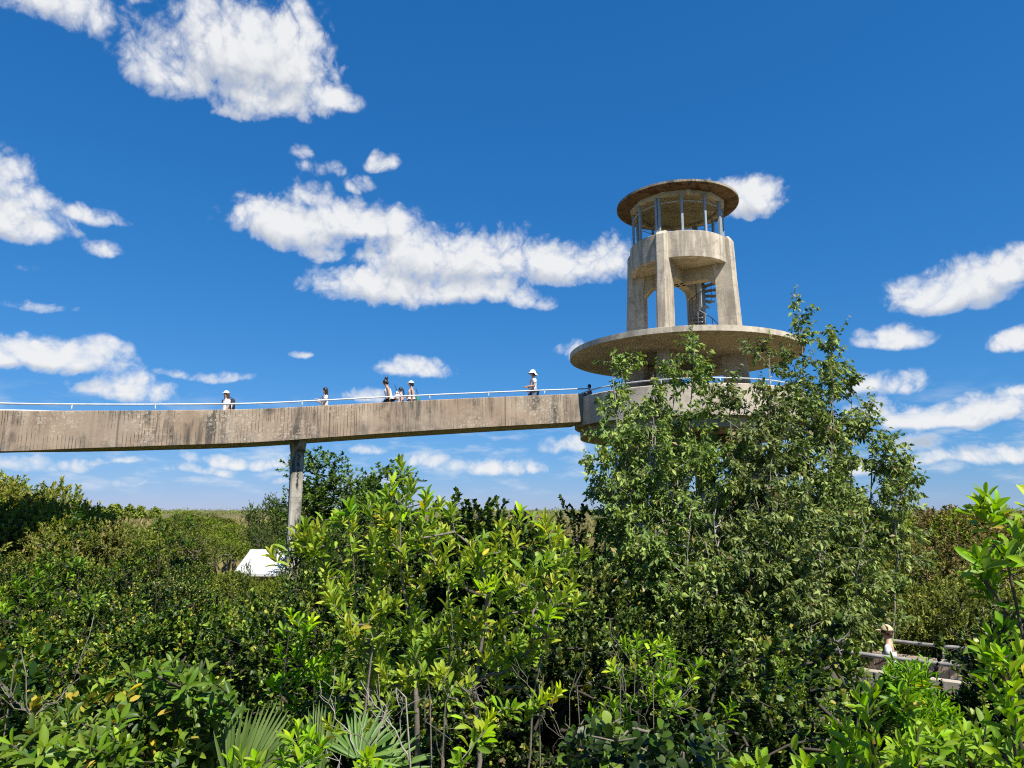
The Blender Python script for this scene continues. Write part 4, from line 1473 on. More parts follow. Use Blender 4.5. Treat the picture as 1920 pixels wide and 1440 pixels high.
def lobe_tips(lobes, n, shell=0.35, up=0.35):
    """points in the outer shell of a crown made of several lobes (x, y, z, radius, height radius)"""
    w = np.array([l[3] ** 2 for l in lobes])
    pick = rng.choice(len(lobes), n, p=w / w.sum())
    L = np.array(lobes)[pick]
    d_ = rand_dirs(n)
    d_[:, 2] = d_[:, 2] + up
    d_ = unit(d_)
    rr = 1 - shell * rng.random(n) ** 1.5
    return L[:, :3] + d_ * rr[:, None] * np.stack([L[:, 3], L[:, 3], L[:, 4]], 1), d_


def shoot_leaves(Lv, tips, dirs, outd, per, slen, lsize, wratio, tint_mu, tint_sd, upbias=0.5, spread=1.0, droop=0.0, rosette=False, lsd=.22, nout=.0):
    """leaves set alternately along a short shoot at every tip"""
    n = len(tips)
    sd_ = unit(dirs * 0.6 + outd * 0.5 + np.array([0, 0, upbias]) + rng.normal(0, .25, (n, 3)))
    f = rng.random((n, per)) ** 0.8
    base = tips[:, None, :] + sd_[:, None, :] * (f * slen * 1.15 - slen * .55)[..., None] * rng.uniform(.7, 1.3, (n, 1, 1))
    rad_ = unit(np.cross(sd_[:, None, :], rng.normal(size=(n, per, 3))))
    phi = rng.uniform(.55, 1.25, (n, per)) * spread * (1.15 - .55 * f)
    d_ = np.cos(phi)[..., None] * sd_[:, None, :] + np.sin(phi)[..., None] * rad_
    d_ = d_ + np.array([0, 0, -droop]) * rng.uniform(.4, 1.4, (n, per, 1))
    d_ = unit(d_)
    nn = unit(sd_[:, None, :] * (0.7 - .5 * nout) + np.array([0, 0, .7 - .45 * nout]) + outd[:, None, :] * nout + rng.normal(0, .35 + .2 * nout, (n, per, 3)))
    L = lsize * (1 + rng.normal(0, lsd, (n, per))).clip(.5, 1.5)
    tb = rng.normal(tint_mu, tint_sd * .7, (n, 1)) + rng.normal(0, tint_sd, (n, per)) + .22 * (f - .5)
    t = tb.clip(0.0, .93)
    yel = rng.random((n, per)) < .006
    t = np.where(yel, 1.0, t)
    Lv.add(base.reshape(-1, 3), d_.reshape(-1, 3), nn.reshape(-1, 3), L.ravel(), (L * wratio * rng.uniform(.85, 1.15, (n, per))).ravel(), t.ravel())


PROTO = {}


def proto(kind, idx, leaf_me, stem_me):
    PROTO.setdefault(kind, []).append((leaf_me, stem_me))


def make_proto_bush(kind, H, lobes_n, lr, spread, ntips, per, slen, lsize, wr, shape, mu, sd_, upbias, spread_l=1.0, droop=0., leaders=0, variants=3, zlow=.55, stems=4, shell=.45, nout=.0):
    for v_ in range(variants):
        lobes = [(rng.normal(0, spread * .3), rng.normal(0, spread * .3), H - lr * 1.0, lr * rng.uniform(.85, 1.1), lr * rng.uniform(.85, 1.0))]
        for k in range(lobes_n):
            a = rng.uniform(0, 2 * PI)
            rr = spread * rng.uniform(.35, 1.0)
            r_ = lr * rng.uniform(.55, 1.0)
            z_ = rng.uniform(H * zlow, H - r_)
            lobes.append((math.cos(a) * rr, math.sin(a) * rr, z_, r_, r_ * rng.uniform(.7, 1.0)))
        tips, outd = lobe_tips(lobes, ntips, shell)
        if leaders:
            li = rng.choice(ntips, leaders, replace=False)
            tips[li] = tips[li] + np.stack([rng.normal(0, .05, leaders), rng.normal(0, .05, leaders), rng.uniform(.08, .30, leaders)], 1)
        tips[:, 2] = np.maximum(tips[:, 2], .35)
        V, Q, dirs = grow(trunk_lines(stems, .18, H * .72, spread * .6), tips, 0.30)
        Lv = Leaves()
        shoot_leaves(Lv, tips, dirs, outd, per, slen, lsize, wr, mu, sd_, upbias, spread_l, droop, nout=nout)
        proto(kind, v_, Lv.mesh(kind + '_foliage', shape), mesh_np(kind + '_stems', V, [Q]))


def part_of(name, me, mat, root, kind=None):
    o_ = bpy.data.objects.new(name, me)
    COL.objects.link(o_)
    if not me.materials:
        me.materials.append(mat)
    o_.parent = root
    o_.color = (0, 0, 0, 1)
    if mat is not None and me.materials[0] != mat:
        o_.material_slots[0].link = 'OBJECT'
        o_.material_slots[0].material = mat
    if kind:
        o_['kind'] = kind
    return o_


def place(kind, name, x, y, top, mat, bark, label, cat, group=None, variant=None, wide=1.0, rot=None, base_h=None, tint=0.0):
    pr = PROTO[kind]
    leaf_me, stem_me = pr[int(rng.integers(len(pr))) if variant is None else variant % len(pr)]
    root = empty(name, (x, y, 0))
    sc_ = top / base_h
    root.scale = (wide * max(.75, min(1.25, sc_)), wide * max(.75, min(1.25, sc_)), sc_)
    root.rotation_euler = (0, 0, rng.uniform(0, 2 * PI) if rot is None else rot)
    tag(root, label, cat, group)
    part_of('stems', stem_me, M[bark], root)
    f_ = part_of('foliage', leaf_me, M[mat], root)
    f_.color = (tint, 0, 0, 1)
    return root


make_proto_bush('plum', 5.0, 7, .72, 1.0, 640, 38, .26, .047, .70, SH_HEX, .34, .26, .6, leaders=60, variants=4, shell=.42)
make_proto_bush('olive', 5.0, 9, .85, 1.35, 800, 26, .30, .078, .42, SH_FOUR, .48, .22, .6, .9, leaders=24, variants=3, shell=.5, nout=.9)
make_proto_bush('myrtle', 5.0, 8, .78, 1.1, 620, 26, .34, .070, .32, SH_FOUR, .50, .18, .6, .9, droop=.2, leaders=50, variants=2, shell=.5, nout=.7)
make_proto_bush('canopy_tree', 9.0, 11, 1.25, 1.9, 700, 22, .60, .14, .55, SH_FOUR, .42, .20, .4, 1.1, leaders=50, variants=3, zlow=.45, stems=3, shell=.55, nout=.9)


# ------------------------------------------------------------------ big-leaved shrubs, leaf by leaf
LEAF_ME = []
for k in range(6):
    sh = leaf_shape((.10, .30, .52, .74, .91), (.14 + .02 * (k % 2), .34, .48, .46, .27), .16 + .05 * (k % 3), .06 + .07 * (k % 4))
    me_ = mesh_np('leaf', sh[0], [sh[1], sh[2]], True, np.zeros(len(sh[0])))
    LEAF_ME.append(me_)


def rosette(tip, axis, nleaf, L, wr, mu, sd_, open_=1.0, droop=0.0, slen=.09):
    """whorl of leaves round the end of a shoot -> list of (p, dir, normal, L, W, tint)"""
    axis = axis / np.linalg.norm(axis)
    ref = np.array([1., 0, 0]) if abs(axis[0]) < .8 else np.array([0, 1., 0])
    e1 = np.cross(axis, ref); e1 /= np.linalg.norm(e1)
    e2 = np.cross(axis, e1)
    a0 = rng.uniform(0, 2 * PI)
    out_ = []
    base_t = rng.normal(mu, sd_)
    for k in range(nleaf):
        f = (k + .5) / nleaf                     # 0 = oldest, outermost ; 1 = youngest
        a = a0 + k * 2.3999 + rng.normal(0, .2)
        phi = (1.30 - 1.0 * f) * open_ + rng.normal(0, .12)
        rd = e1 * math.cos(a) + e2 * math.sin(a)
        d_ = axis * math.cos(phi) + rd * math.sin(phi) + np.array([0, 0, -droop * (1 - f * .5) * rng.uniform(.5, 1.3)])
        d_ /= np.linalg.norm(d_)
        n_ = axis - d_ * axis.dot(d_) + rng.normal(0, .12, 3)
        ll = L * (0.72 + .45 * (1 - abs(f - .35) * 1.3)) * rng.uniform(.85, 1.15)
        t = base_t + .22 * (f - .5) + rng.normal(0, .07)
        t = min(.92, max(.02, t))
        if f < .3 and rng.random() < .05:
            t = 1.0
        p = tip - axis * slen * (1 - f)
        out_.append((p, d_, n_, ll, ll * wr * rng.uniform(.88, 1.12), t))
    return out_


def leaf_matrix(p, d_, n_, L, W):
    x = d_ / np.linalg.norm(d_)
    z = n_ - x * n_.dot(x)
    z /= np.linalg.norm(z) + 1e-9
    y = np.cross(z, x)
    return Matrix(((x[0] * L, y[0] * W, z[0] * L, p[0]), (x[1] * L, y[1] * W, z[1] * L, p[1]), (x[2] * L, y[2] * W, z[2] * L, p[2]), (0, 0, 0, 1)))


def big_shrub(name, label, cat, base, trunks, tips, axes, L, wr, mat, bark, mu, sd_, nleaf=(8, 12), singles=250, open_=1.0, droop=0.0, r_tip=.0035, lower=0, group=None, slen=.09, rmax=.05):
    """shrub of leaf whorls: the whorls that show most are single leaves (objects of their own), the rest one joined mass"""
    base = np.asarray(base, float)
    tips = np.asarray(tips, float)
    root = empty(name, tuple(base))
    tag(root, label, cat, group)
    V, Q, dirs = grow(trunks, tips, 0.16, r_tip, 0.42, .06, rmax)
    part_of('stems', mesh_np('stems', V - base, [Q]), M[bark], root)
    camp = np.array([0, 0, CAMZ])
    order = np.argsort(np.linalg.norm(tips - camp, axis=1))
    Lv = Leaves()
    made = 0
    for ti in order:
        ax = axes[ti] * .75 + dirs[ti] * .35
        ros = rosette(tips[ti], ax, int(rng.integers(*nleaf)), L, wr, mu, sd_, open_, droop, slen)
        if lower:   # older leaves further down the shoot
            for j in range(lower):
                q_ = rosette(tips[ti] - dirs[ti] * (.08 + .07 * j), ax, 2, L, wr, mu - .12, sd_, 1.15, droop, .05)
                ros += q_
        for (p, d_, n_, l_, w_, t_) in ros:
            if made < singles:
                lo = bpy.data.objects.new('leaf', LEAF_ME[made % 6])
                COL.objects.link(lo)
                if not LEAF_ME[made % 6].materials:
                    LEAF_ME[made % 6].materials.append(M[mat])
                lo.parent = root
                lo.matrix_local = leaf_matrix(p - base, d_, n_, l_, w_)
                lo.material_slots[0].link = 'OBJECT'
                lo.material_slots[0].material = M[mat]
                lo.color = (t_, 0, 0, 1)
                made += 1
            else:
                Lv.add(p - base, d_, n_, l_, w_, t_)
    if Lv.count():
        f_ = part_of('foliage', Lv.mesh('foliage', SH_NEAR), M[mat], root, 'stuff')
    return root


def px_tips(spec, depth, jit=.25):
    """whorl places given as photo columns/rows round a depth"""
    out_ = []
    for s in spec:
        u_, v_ = s[0], s[1]
        dp = s[2] if len(s) > 2 else depth + rng.uniform(-jit, jit)
        out_.append(np.array(at(u_, v_, dp)))
    return out_


def fill_px(poly, n, d0, d1):
    """random whorl places inside a photo-space outline between two depths"""
    poly = np.array(poly, float)
    lo_, hi_ = poly.min(0), poly.max(0)
    out_ = []
    while len(out_) < n:
        p = rng.uniform(lo_, hi_)
        inside = False
        j = len(poly) - 1
        for i in range(len(poly)):
            if (poly[i][1] > p[1]) != (poly[j][1] > p[1]) and p[0] < (poly[j][0] - poly[i][0]) * (p[1] - poly[i][1]) / (poly[j][1] - poly[i][1] + 1e-9) + poly[i][0]:
                inside = not inside
            j = i
        if inside:
            out_.append(np.array(at(p[0], p[1], rng.uniform(d0, d1))))
    return out_


def stems_to(base, targets, seg=9, bow=.12):
    out_ = []
    base = np.asarray(base, float)
    for t in targets:
        t = np.asarray(t, float)
        o1 = rng.normal(0, bow, 3) * [1, 1, .2]
        pts_ = []
        for i in range(seg + 1):
            f = i / seg
            p = base * (1 - f) + t * f
            p[:2] = base[:2] * (1 - f ** 1.6) + t[:2] * f ** 1.6
            p = p + o1 * math.sin(f * PI) + (rng.normal(0, .02, 3) if 0 < i < seg else 0)
            pts_.append(p)
        pts_[0] = base + (np.append(rng.normal(0, .06, 2), 0.0) if out_ else 0)
        out_.append(np.array(pts_))
    return out_


def up_axes(tips, centre, up=.8, out=.55):
    t = np.asarray(tips)
    d_ = t - np.asarray(centre)
    d_[:, 2] *= .3
    return unit(unit(d_) * out + np.array([0, 0, up]) + rng.normal(0, .22, t.shape))


# the bright shrub in the middle foreground
D0 = 4.6
tipsA = px_tips([(750, 868), (735, 905), (770, 910), (700, 935), (655, 950), (640, 970), (690, 955), (800, 930), (825, 945), (845, 955), (720, 960), (760, 965), (790, 990),
                 (560, 1000, 4.3), (575, 1015, 4.3), (600, 990, 4.4), (585, 995, 4.35), (566, 1025, 4.3), (590, 1030, 4.3), (572, 985, 4.3), (605, 1015, 4.4), (940, 985), (975, 960), (965, 1005), (930, 1010), (905, 1010), (1020, 990), (1045, 1010), (1035, 1035), (1060, 1060), (1095, 1035, 4.9),
                 (900, 1060), (880, 1040), (860, 1080), (930, 1090), (960, 1070), (1000, 1080), (1040, 1090), (990, 1110), (1060, 1110), (620, 1105), (650, 1080), (600, 1050), (665, 1020), (700, 1010),
                 (880, 1130), (910, 1150), (850, 1160), (940, 1170), (1000, 1170), (1030, 1150), (650, 1150), (690, 1130), (740, 1130), (780, 1150), (760, 1190), (720, 1210), (820, 1190), (680, 1260),
                 (640, 1280), (700, 1290), (760, 1270), (730, 1320), (830, 1260), (860, 1290), (910, 1230), (950, 1260), (1045, 1300, 4.2), (1020, 1310, 4.2), (960, 1330, 4.2), (1000, 1215), (910, 1370, 4.0), (860, 1430, 3.6), (690, 1420, 3.6)], D0, .35)
tipsA += [t + np.array([rng.normal(0, .09), rng.normal(0, .1), -rng.uniform(.02, .16)]) for t in list(tipsA) if rng.random() < .85 and t[0] > -1.2]
tipsA += fill_px([(750, 960), (850, 1000), (1040, 1050), (1060, 1180), (1000, 1260), (880, 1270), (760, 1290), (640, 1260), (600, 1140), (650, 1030)], 110, 4.5, 5.5)
cA = np.array(at(830, 1330, 5.0))
baseA = np.array((float(cA[0]), 5.0, 0.0))
trA = stems_to(baseA, [at(750, 940, 4.7), at(660, 1010, 4.7), at(940, 1030, 4.7), at(1040, 1060, 4.9), at(840, 1080, 4.9), at(700, 1200, 4.5)], 14, .12)
big_shrub('bright_shrub', 'tall lime green shrub with whorled leaves reaching up under the long ramp', 'shrub', baseA, trA, tipsA, up_axes(tipsA, cA, 1.0, .45), .088, .28, 'leaf_bright', 'bark', .74, .18, (8, 12), 300, .70, 0.0, .0026, 2, rmax=.022)

# the shrub against the right edge, close by
tipsB = px_tips([(1850, 928), (1838, 950), (1868, 945), (1905, 990), (1915, 1010), (1890, 1030), (1832, 1045), (1850, 1060), (1870, 1050), (1842, 1085), (1860, 1195), (1885, 1180), (1845, 1220), (1880, 1235),
                 (1910, 1220), (1855, 1265), (1900, 1290), (1875, 1310), (1895, 1340), (1915, 1370), (1940, 1100), (1950, 1180), (1960, 1000), (1935, 930), (1905, 1420), (1870, 1400)], 2.35, .14)
cB = np.array(at(1985, 1400, 2.6))
baseB = np.array((float(cB[0]), float(cB[1]), 0.0))
trB = stems_to(baseB, [at(1890, 1060, 2.35), at(1875, 1230, 2.35), at(1930, 1150, 2.4)], 14, .08)
big_shrub('bright_shrub', 'arching lime green branch of big glossy leaves beside the lower ramp rail', 'shrub', baseB, trB, tipsB, up_axes(tipsB, cB, .9, .45), .073, .31, 'leaf_bright', 'bark_dark', .60, .12, (9, 13), 300, .85, .03, .0026, 1, rmax=.016)

# low bright shrub in front of the lower ramp
tipsC = px_tips([(1612, 1312), (1640, 1295), (1690, 1300), (1700, 1320), (1625, 1345), (1590, 1370), (1565, 1360), (1720, 1375), (1745, 1365), (1690, 1395), (1650, 1395), (1640, 1425), (1600, 1410), (1760, 1415), (1785, 1390),
                 (1720, 1430), (1680, 1440), (1810, 1370), (1840, 1420), (1560, 1420), (1510, 1435), (1425, 1432), (1395, 1440), (1790, 1440), (1850, 1350), (1590, 1450), (1700, 1450), (1640, 1455)], 3.0, .25)
tipsC += fill_px([(1600, 1360), (1850, 1380), (1900, 1460), (1560, 1460)], 22, 2.9, 3.7)
cC = np.array(at(1700, 1560, 3.3))
baseC = np.array((float(cC[0]), 3.3, 0.0))
trC = stems_to(baseC, [at(1640, 1380, 3.0), at(1720, 1400, 3.1), at(1800, 1410, 3.2), at(1560, 1420, 3.0)], 12, .1)
big_shrub('bright_shrub', 'low yellow green shrub with upright leaf whorls in front of the lower ramp', 'shrub', baseC, trC, tipsC, up_axes(tipsC, cC, 1.0, .45), .080, .31, 'leaf_bright', 'bark_dark', .66, .12, (7, 10), 300, .82, .03, .003, 1, rmax=.03)

# broad-leaved shrubs at the lower left
tipsD = px_tips([(20, 1395), (60, 1370), (100, 1345), (140, 1350), (130, 1335), (170, 1365), (200, 1375), (225, 1350), (85, 1400), (45, 1425), (120, 1400), (160, 1400), (190, 1420), (230, 1400), (70, 1435), (140, 1430), (10, 1430), (215, 1435), (-20, 1400)], 3.1, .25)
tipsD += fill_px([(0, 1390), (110, 1360), (230, 1380), (260, 1450), (0, 1450)], 44, 3.0, 3.9)
cD = np.array(at(110, 1560, 3.5))
baseD = np.array((float(cD[0]), 3.5, 0.0))
trD = stems_to(baseD, [at(60, 1400, 3.2), at(130, 1370, 3.2), at(200, 1400, 3.3)], 12, .1)
big_shrub('broadleaf_shrub', 'leafy shrub with curved yellowish green leaves below the thicket, beside bare twigs', 'shrub', baseD, trD, tipsD, up_axes(tipsD, cD), .086, .31, 'leaf_broad', 'bark_dark', .56, .15, (7, 10), 280, 1.0, .16, .003, 2, rmax=.03)

tipsE = px_tips([(325, 1240), (340, 1255), (300, 1250), (265, 1255), (240, 1260), (285, 1265), (370, 1265), (390, 1255), (400, 1280), (350, 1280), (310, 1290), (270, 1295), (245, 1300), (330, 1310), (300, 1330), (265, 1335), (370, 1310), (420, 1310), (440, 1330)], 4.1, .25)
tipsE += fill_px([(240, 1270), (330, 1250), (420, 1280), (440, 1400), (380, 1450), (250, 1450)], 85, 4.0, 5.0)
cE = np.array(at(340, 1480, 4.6))
baseE = np.array((float(cE[0]), 4.6, 0.0))
trE = stems_to(baseE, [at(325, 1270, 4.2), at(260, 1300, 4.3), at(390, 1300, 4.3)], 12, .1)
big_shrub('broadleaf_shrub', 'dark stemmed shrub with drooping glossy green leaves beside the fan palm', 'shrub', baseE, trE, tipsE, up_axes(tipsE, cE, .7, .7), .090, .31, 'leaf_broad', 'bark_dark', .46, .16, (7, 10), 220, 1.05, .26, .0032, 2, rmax=.03)

# scattered bright sprigs of the same kind rising out of the thicket
sprigs = [
    ([(545, 1150), (560, 1165), (530, 1180), (570, 1190), (585, 1165), (590, 1245), (610, 1240), (600, 1260), (515, 1275), (535, 1270)], 5.2, 'sparse yellow green sprigs rising between dark thicket and the tall lime shrub'),
    ([(1195, 1195), (1225, 1215), (1240, 1200), (1255, 1210), (1170, 1205), (1265, 1225), (1200, 1240), (1150, 1250), (1165, 1258), (1300, 1265), (1310, 1245), (1110, 1335), (1120, 1345)], 5.0, 'scattered bright leaf whorls standing above dark thicket under the willows'),
    ([(70, 1075), (50, 1100), (30, 1085), (80, 1110), (20, 1130), (100, 1090), (60, 1125), (5, 1110), (95, 1065), (130, 1080), (150, 1055)], 8.0, 'fresh green leafy shrub in the thicket below the far end of the ramp'),
    ([(560, 1370), (580, 1385), (545, 1390), (600, 1400), (530, 1420), (560, 1425), (450, 1420), (480, 1430), (430, 1425)], 3.4, 'small yellow green shrub growing between the two fan palms'),
    ([(300, 975), (330, 970), (352, 972), (345, 980), (315, 985), (290, 985)], 12.0, 'dark leafy twig tips poking up from thicket toward the open marsh'),
    ([(141, 945), (148, 955), (138, 962), (150, 968), (143, 975)], 13.0, 'slender upright leafy shoot in front of the round olive bush'),
]
for spec, dp, lab in sprigs:
    tp = px_tips(spec, dp, .3)
    tp2 = [t + np.array([rng.normal(0, .12), rng.normal(0, .12), -rng.uniform(.1, .45)]) for t in tp for _ in range(2)]
    tp = tp + tp2
    c_ = np.mean(tp, axis=0) - np.array([0, 0, 1.0])
    b_ = np.array((c_[0], c_[1] + .3, 0.0))
    tr = stems_to(b_, [np.mean(tp, axis=0) - [0, 0, .25], tp[0] - [0, 0, .1]], 12, .1)
    dark = dp > 11
    big_shrub('sprig_shrub', lab, 'shrub', b_, tr, tp, up_axes(tp, c_), .082 if dp < 7 else .10, .31, 'leaf_broad' if dark or dp == 8.0 else 'leaf_bright', 'bark_dark', .62 if not dark else .35, .12, (7, 11), 90, .85, .02, .0026, 1, rmax=.014)

# low feathery shrub with narrow bright leaves by the lower ramp
tipsF = fill_px([(1665, 1250), (1740, 1245), (1760, 1300), (1800, 1340), (1800, 1390), (1720, 1380), (1680, 1330), (1655, 1280)], 130, 4.6, 5.6)
tipsF += px_tips([(1672, 1238), (1740, 1240), (1700, 1250), (1720, 1262), (1668, 1262)], 4.8, .15)
cF = np.array(at(1730, 1420, 5.2))
baseF = np.array((float(cF[0]), 5.2, 0.0))
trF = stems_to(baseF, [at(1700, 1290, 5.0), at(1750, 1330, 5.0)], 12, .08)
big_shrub('narrowleaf_shrub', 'feathery bright green shrub with narrow leaves against the lower ramp wall', 'shrub', baseF, trF, tipsF, up_axes(tipsF, cF, .9, .5), .085, .20, 'leaf_bright', 'bark', .48, .10, (9, 14), 60, .95, .05, .0028, 3, slen=.16, rmax=.03)

# round-leaved dark shrub at the bottom
tipsG = fill_px([(1060, 1350), (1350, 1340), (1400, 1460), (1020, 1460)], 95, 3.4, 4.4)
cG = np.array(at(1200, 1600, 3.9))
baseG = np.array((float(cG[0]), 3.9, 0.0))
trG = stems_to(baseG, [at(1120, 1420, 3.8), at(1280, 1410, 3.8), at(1200, 1400, 3.9)], 12, .1)
big_shrub('roundleaf_shrub', 'dark shrub with rounded leathery leaves under the willows, lowest in the thicket', 'shrub', baseG, trG, tipsG, up_axes(tipsG, cG, .6, .7), .062, .78, 'leaf_dark', 'bark', .36, .18, (4, 8), 200, 1.15, .1, .003, 1, slen=.2, rmax=.03)

# ------------------------------------------------------------------ fan palms
def frond_mesh(nseg, Ls, wid, spread, droop, fold=.5):
    Vs, Qs, Ts, off = [], [], [], 0
    for k in range(nseg):
        a = (k / (nseg - 1) - .5) * 2 * spread
        L_ = Ls * (1 - .28 * abs(k / (nseg - 1) - .5) * 2) * rng.uniform(.93, 1.05)
        dv = np.array([math.sin(a), math.cos(a), 0])
        sv = np.array([math.cos(a), -math.sin(a), 0])
        ts = np.array([.04, .3, .6, .85, 1.0])
        ws = np.array([.35, .9, 1.0, .6, .06]) * wid
        zz = -droop * ts ** 2 * L_ + .05 * rng.normal() * ts
        for t_, w_, z_ in zip(ts, ws, zz):
            c_ = dv * L_ * t_ + np.array([0, 0, z_])
            Vs += [c_ - sv * w_ + [0, 0, fold * w_], c_, c_ + sv * w_ + [0, 0, fold * w_]]
        for i in range(4):
            a_ = off + 3 * i
            Qs += [(a_, a_ + 3, a_ + 4, a_ + 1), (a_ + 1, a_ + 4, a_ + 5, a_ + 2)]
        off += 15
    tint = np.repeat(rng.uniform(.25, .75, nseg), 15)
    return mesh_np('frond', np.array(Vs), [np.array(Qs)], False, tint)


def palm(base, fronds, label):
    root = empty('fan_palm', base)
    tag(root, label, 'palm')
    b0 = Vector(base)
    crown = Vector((0, 0, fronds[0][0].z - base[2] - .75))
    tube_pts = [Vector((0, 0, 0)), Vector((.03, .02, crown.z * .5)), crown]
    V, Q = tube_arrays([tuple(p) for p in tube_pts], [.11, .10, .09], 10)
    part_of('trunk', mesh_np('trunk', V, [Q]), M['bark'], root)
    for (hub, direction, facing, Ls, nseg, spread, droop) in fronds:
        me_ = frond_mesh(nseg, Ls, .0105, spread, droop)
        f_ = part_of('frond', me_, M['leaf_palm'], root)
        y_ = Vector(direction).normalized()
        z_ = Vector(facing)
        z_ = (z_ - y_ * z_.dot(y_)).normalized()
        x_ = y_.cross(z_)
        h_ = hub - b0
        f_.matrix_local = Matrix(((x_.x, y_.x, z_.x, h_.x), (x_.y, y_.y, z_.y, h_.y), (x_.z, y_.z, z_.z, h_.z), (0, 0, 0, 1)))
        mid = (crown + h_) / 2 + Vector((0, 0, .05))
        V, Q = tube_arrays([tuple(crown), tuple(mid), tuple(h_)], [.012, .010, .008], 6)
        part_of('petiole', mesh_np('petiole', V, [Q], True, np.full(len(V), .3)), M['leaf_palm'], root)


h1 = at(405, 1500, 4.1)
palm((h1.x, 4.5, 0), [
    (at(435, 1490, 4.0), (.38, .1, .95), (.3, -.9, .25), .47, 26, R(42), .16),
    (at(405, 1470, 4.3), (.0, .2, 1.0), (-.1, -.95, .2), .36, 22, R(44), .16),
    (at(470, 1490, 4.2), (.85, .1, .55), (.1, -.8, .6), .38, 22, R(44), .2),
    (at(380, 1500, 4.4), (-.75, .2, .6), (-.2, -.7, .7), .42, 20, R(55), .2)],
    'green fan palm with stiff upright blades at the thicket foot, left of bare twigs')
h2 = at(680, 1480, 4.0)
palm((h2.x, 4.7, 0), [
    (at(672, 1425, 4.2), (.3, .5, .55), (.1, -.72, .7), .30, 36, R(95), .10),
    (at(600, 1460, 4.2), (-.25, .3, .9), (-.1, -.95, .3), .40, 18, R(34), .14),
    (at(715, 1450, 4.4), (.8, .3, .35), (.1, -.6, .8), .32, 24, R(70), .16)],
    'pale fan palm spread flat behind bare branches under the tall lime shrub')


# ------------------------------------------------------------------ bare twigs
def bare_twigs(label, lines, bark, group=None, r0=.012, name='bare_branch', fork=6):
    P0_ = Vector(lines[0][0])
    root = empty(name, (P0_.x, P0_.y, 0))
    tag(root, label, 'branch', group)
    Vs, Qs, off = [], [], 0
    def add(pts_, r_):
        nonlocal off
        V, Q = tube_arrays(pts_, r_, 6)
        Vs.append(V); Qs.append(Q + off); off += len(V)
    for ln in lines:
        pts_ = catmull([np.array(p) for p in ln], 5)
        pts_ = pts_ + rng.normal(0, .006, pts_.shape)
        n_ = len(pts_)
        rr = np.linspace(r0, r0 * .25, n_)
        add(pts_, rr)
        for k in range(fork):
            i = int(rng.integers(n_ // 4, n_ - 1))
            d_ = unit(unit(pts_[min(i + 1, n_ - 1)] - pts_[i]) + rng.normal(0, .75, 3))
            L_ = rng.uniform(.08, .24)
            q0 = pts_[i]
            pp = np.array([q0 + d_ * L_ * f + np.array([0, 0, .08 * f * f]) + (rng.normal(0, .01, 3) if f > 0 else 0) for f in np.linspace(0, 1, 5)])
            add(pp, np.linspace(rr[i] * .6, .0018, 5))
            for _ in range(2):
                j = int(rng.integers(1, 4))
                d2 = unit(d_ + rng.normal(0, .7, 3))
                pp2 = np.array([pp[j] + d2 * L_ * .5 * f for f in np.linspace(0, 1, 4)])
                add(pp2, np.linspace(rr[i] * .35, .0012, 4))
    V = np.concatenate(Vs) - np.array([P0_.x, P0_.y, 0])
    part_of('twigs', mesh_np('twigs', V, [np.concatenate(Qs)]), M[bark], root)


def L3(*pts_):
    return [tuple(at(*p)) for p in pts_]


def down(p):
    q_ = at(*p)
    return (q_.x, q_.y, 0.0)


bare_twigs('pale forked branch crossing in front of the flat fan palm', [[down((800, 1560, 3.9))] + L3((770, 1430, 3.8), (690, 1425, 3.75), (640, 1360, 3.8), (600, 1300, 3.9)), L3((770, 1430, 3.8), (730, 1360, 3.8), (690, 1330, 3.9)), L3((690, 1425, 3.75), (650, 1450, 3.7), (560, 1440, 3.7))], 'bark_pale', None, .0055, fork=6)
bare_twigs('thin pale stems rising under the tall lime shrub', [[down((810, 1500, 4.6))] + L3((805, 1420, 4.2), (800, 1360, 4.2), (860, 1200, 4.3)), [down((860, 1500, 4.6))] + L3((830, 1440, 4.2), (900, 1330, 4.2), (870, 1250, 4.2)), [down((1010, 1500, 4.6))] + L3((1010, 1440, 4.3), (1015, 1330, 4.3), (960, 1250, 4.3))], 'bark', None, .006, fork=4)
bare_twigs('tangle of bare pale twigs beneath dark thicket near the round leaves', [[down((1180, 1520, 4.2))] + L3((1165, 1400, 4.0), (1180, 1340, 4.0), (1195, 1240, 4.1)), [down((1080, 1520, 4.2))] + L3((1090, 1420, 3.9), (1060, 1380, 3.9), (1035, 1410, 3.9)), [down((1240, 1520, 4.2))] + L3((1225, 1400, 4.0), (1260, 1330, 4.1), (1300, 1290, 4.2))], 'bark', None, .0038, fork=4)
bare_twigs('long leaning pale twig over the leafy shrub in the left foreground', [[down((-20, 1500, 3.4))] + L3((0, 1410, 3.3), (60, 1350, 3.3), (130, 1290, 3.4), (150, 1245, 3.4)), L3((60, 1350, 3.3), (35, 1320, 3.3), (10, 1320, 3.3))], 'bark', None, .004, fork=3)
bare_twigs('crooked dead branch leaning beside the lower ramp wall', [[down((1625, 1500, 7.2))] + L3((1618, 1330, 7.0), (1608, 1300, 7.0), (1590, 1250, 7.0), (1570, 1215, 7.0), (1558, 1175, 7.1)), L3((1608, 1300, 7.0), (1625, 1285, 6.95)), L3((1565, 1205, 7.0), (1585, 1196, 7.0))], 'bark', None, .020, fork=2)

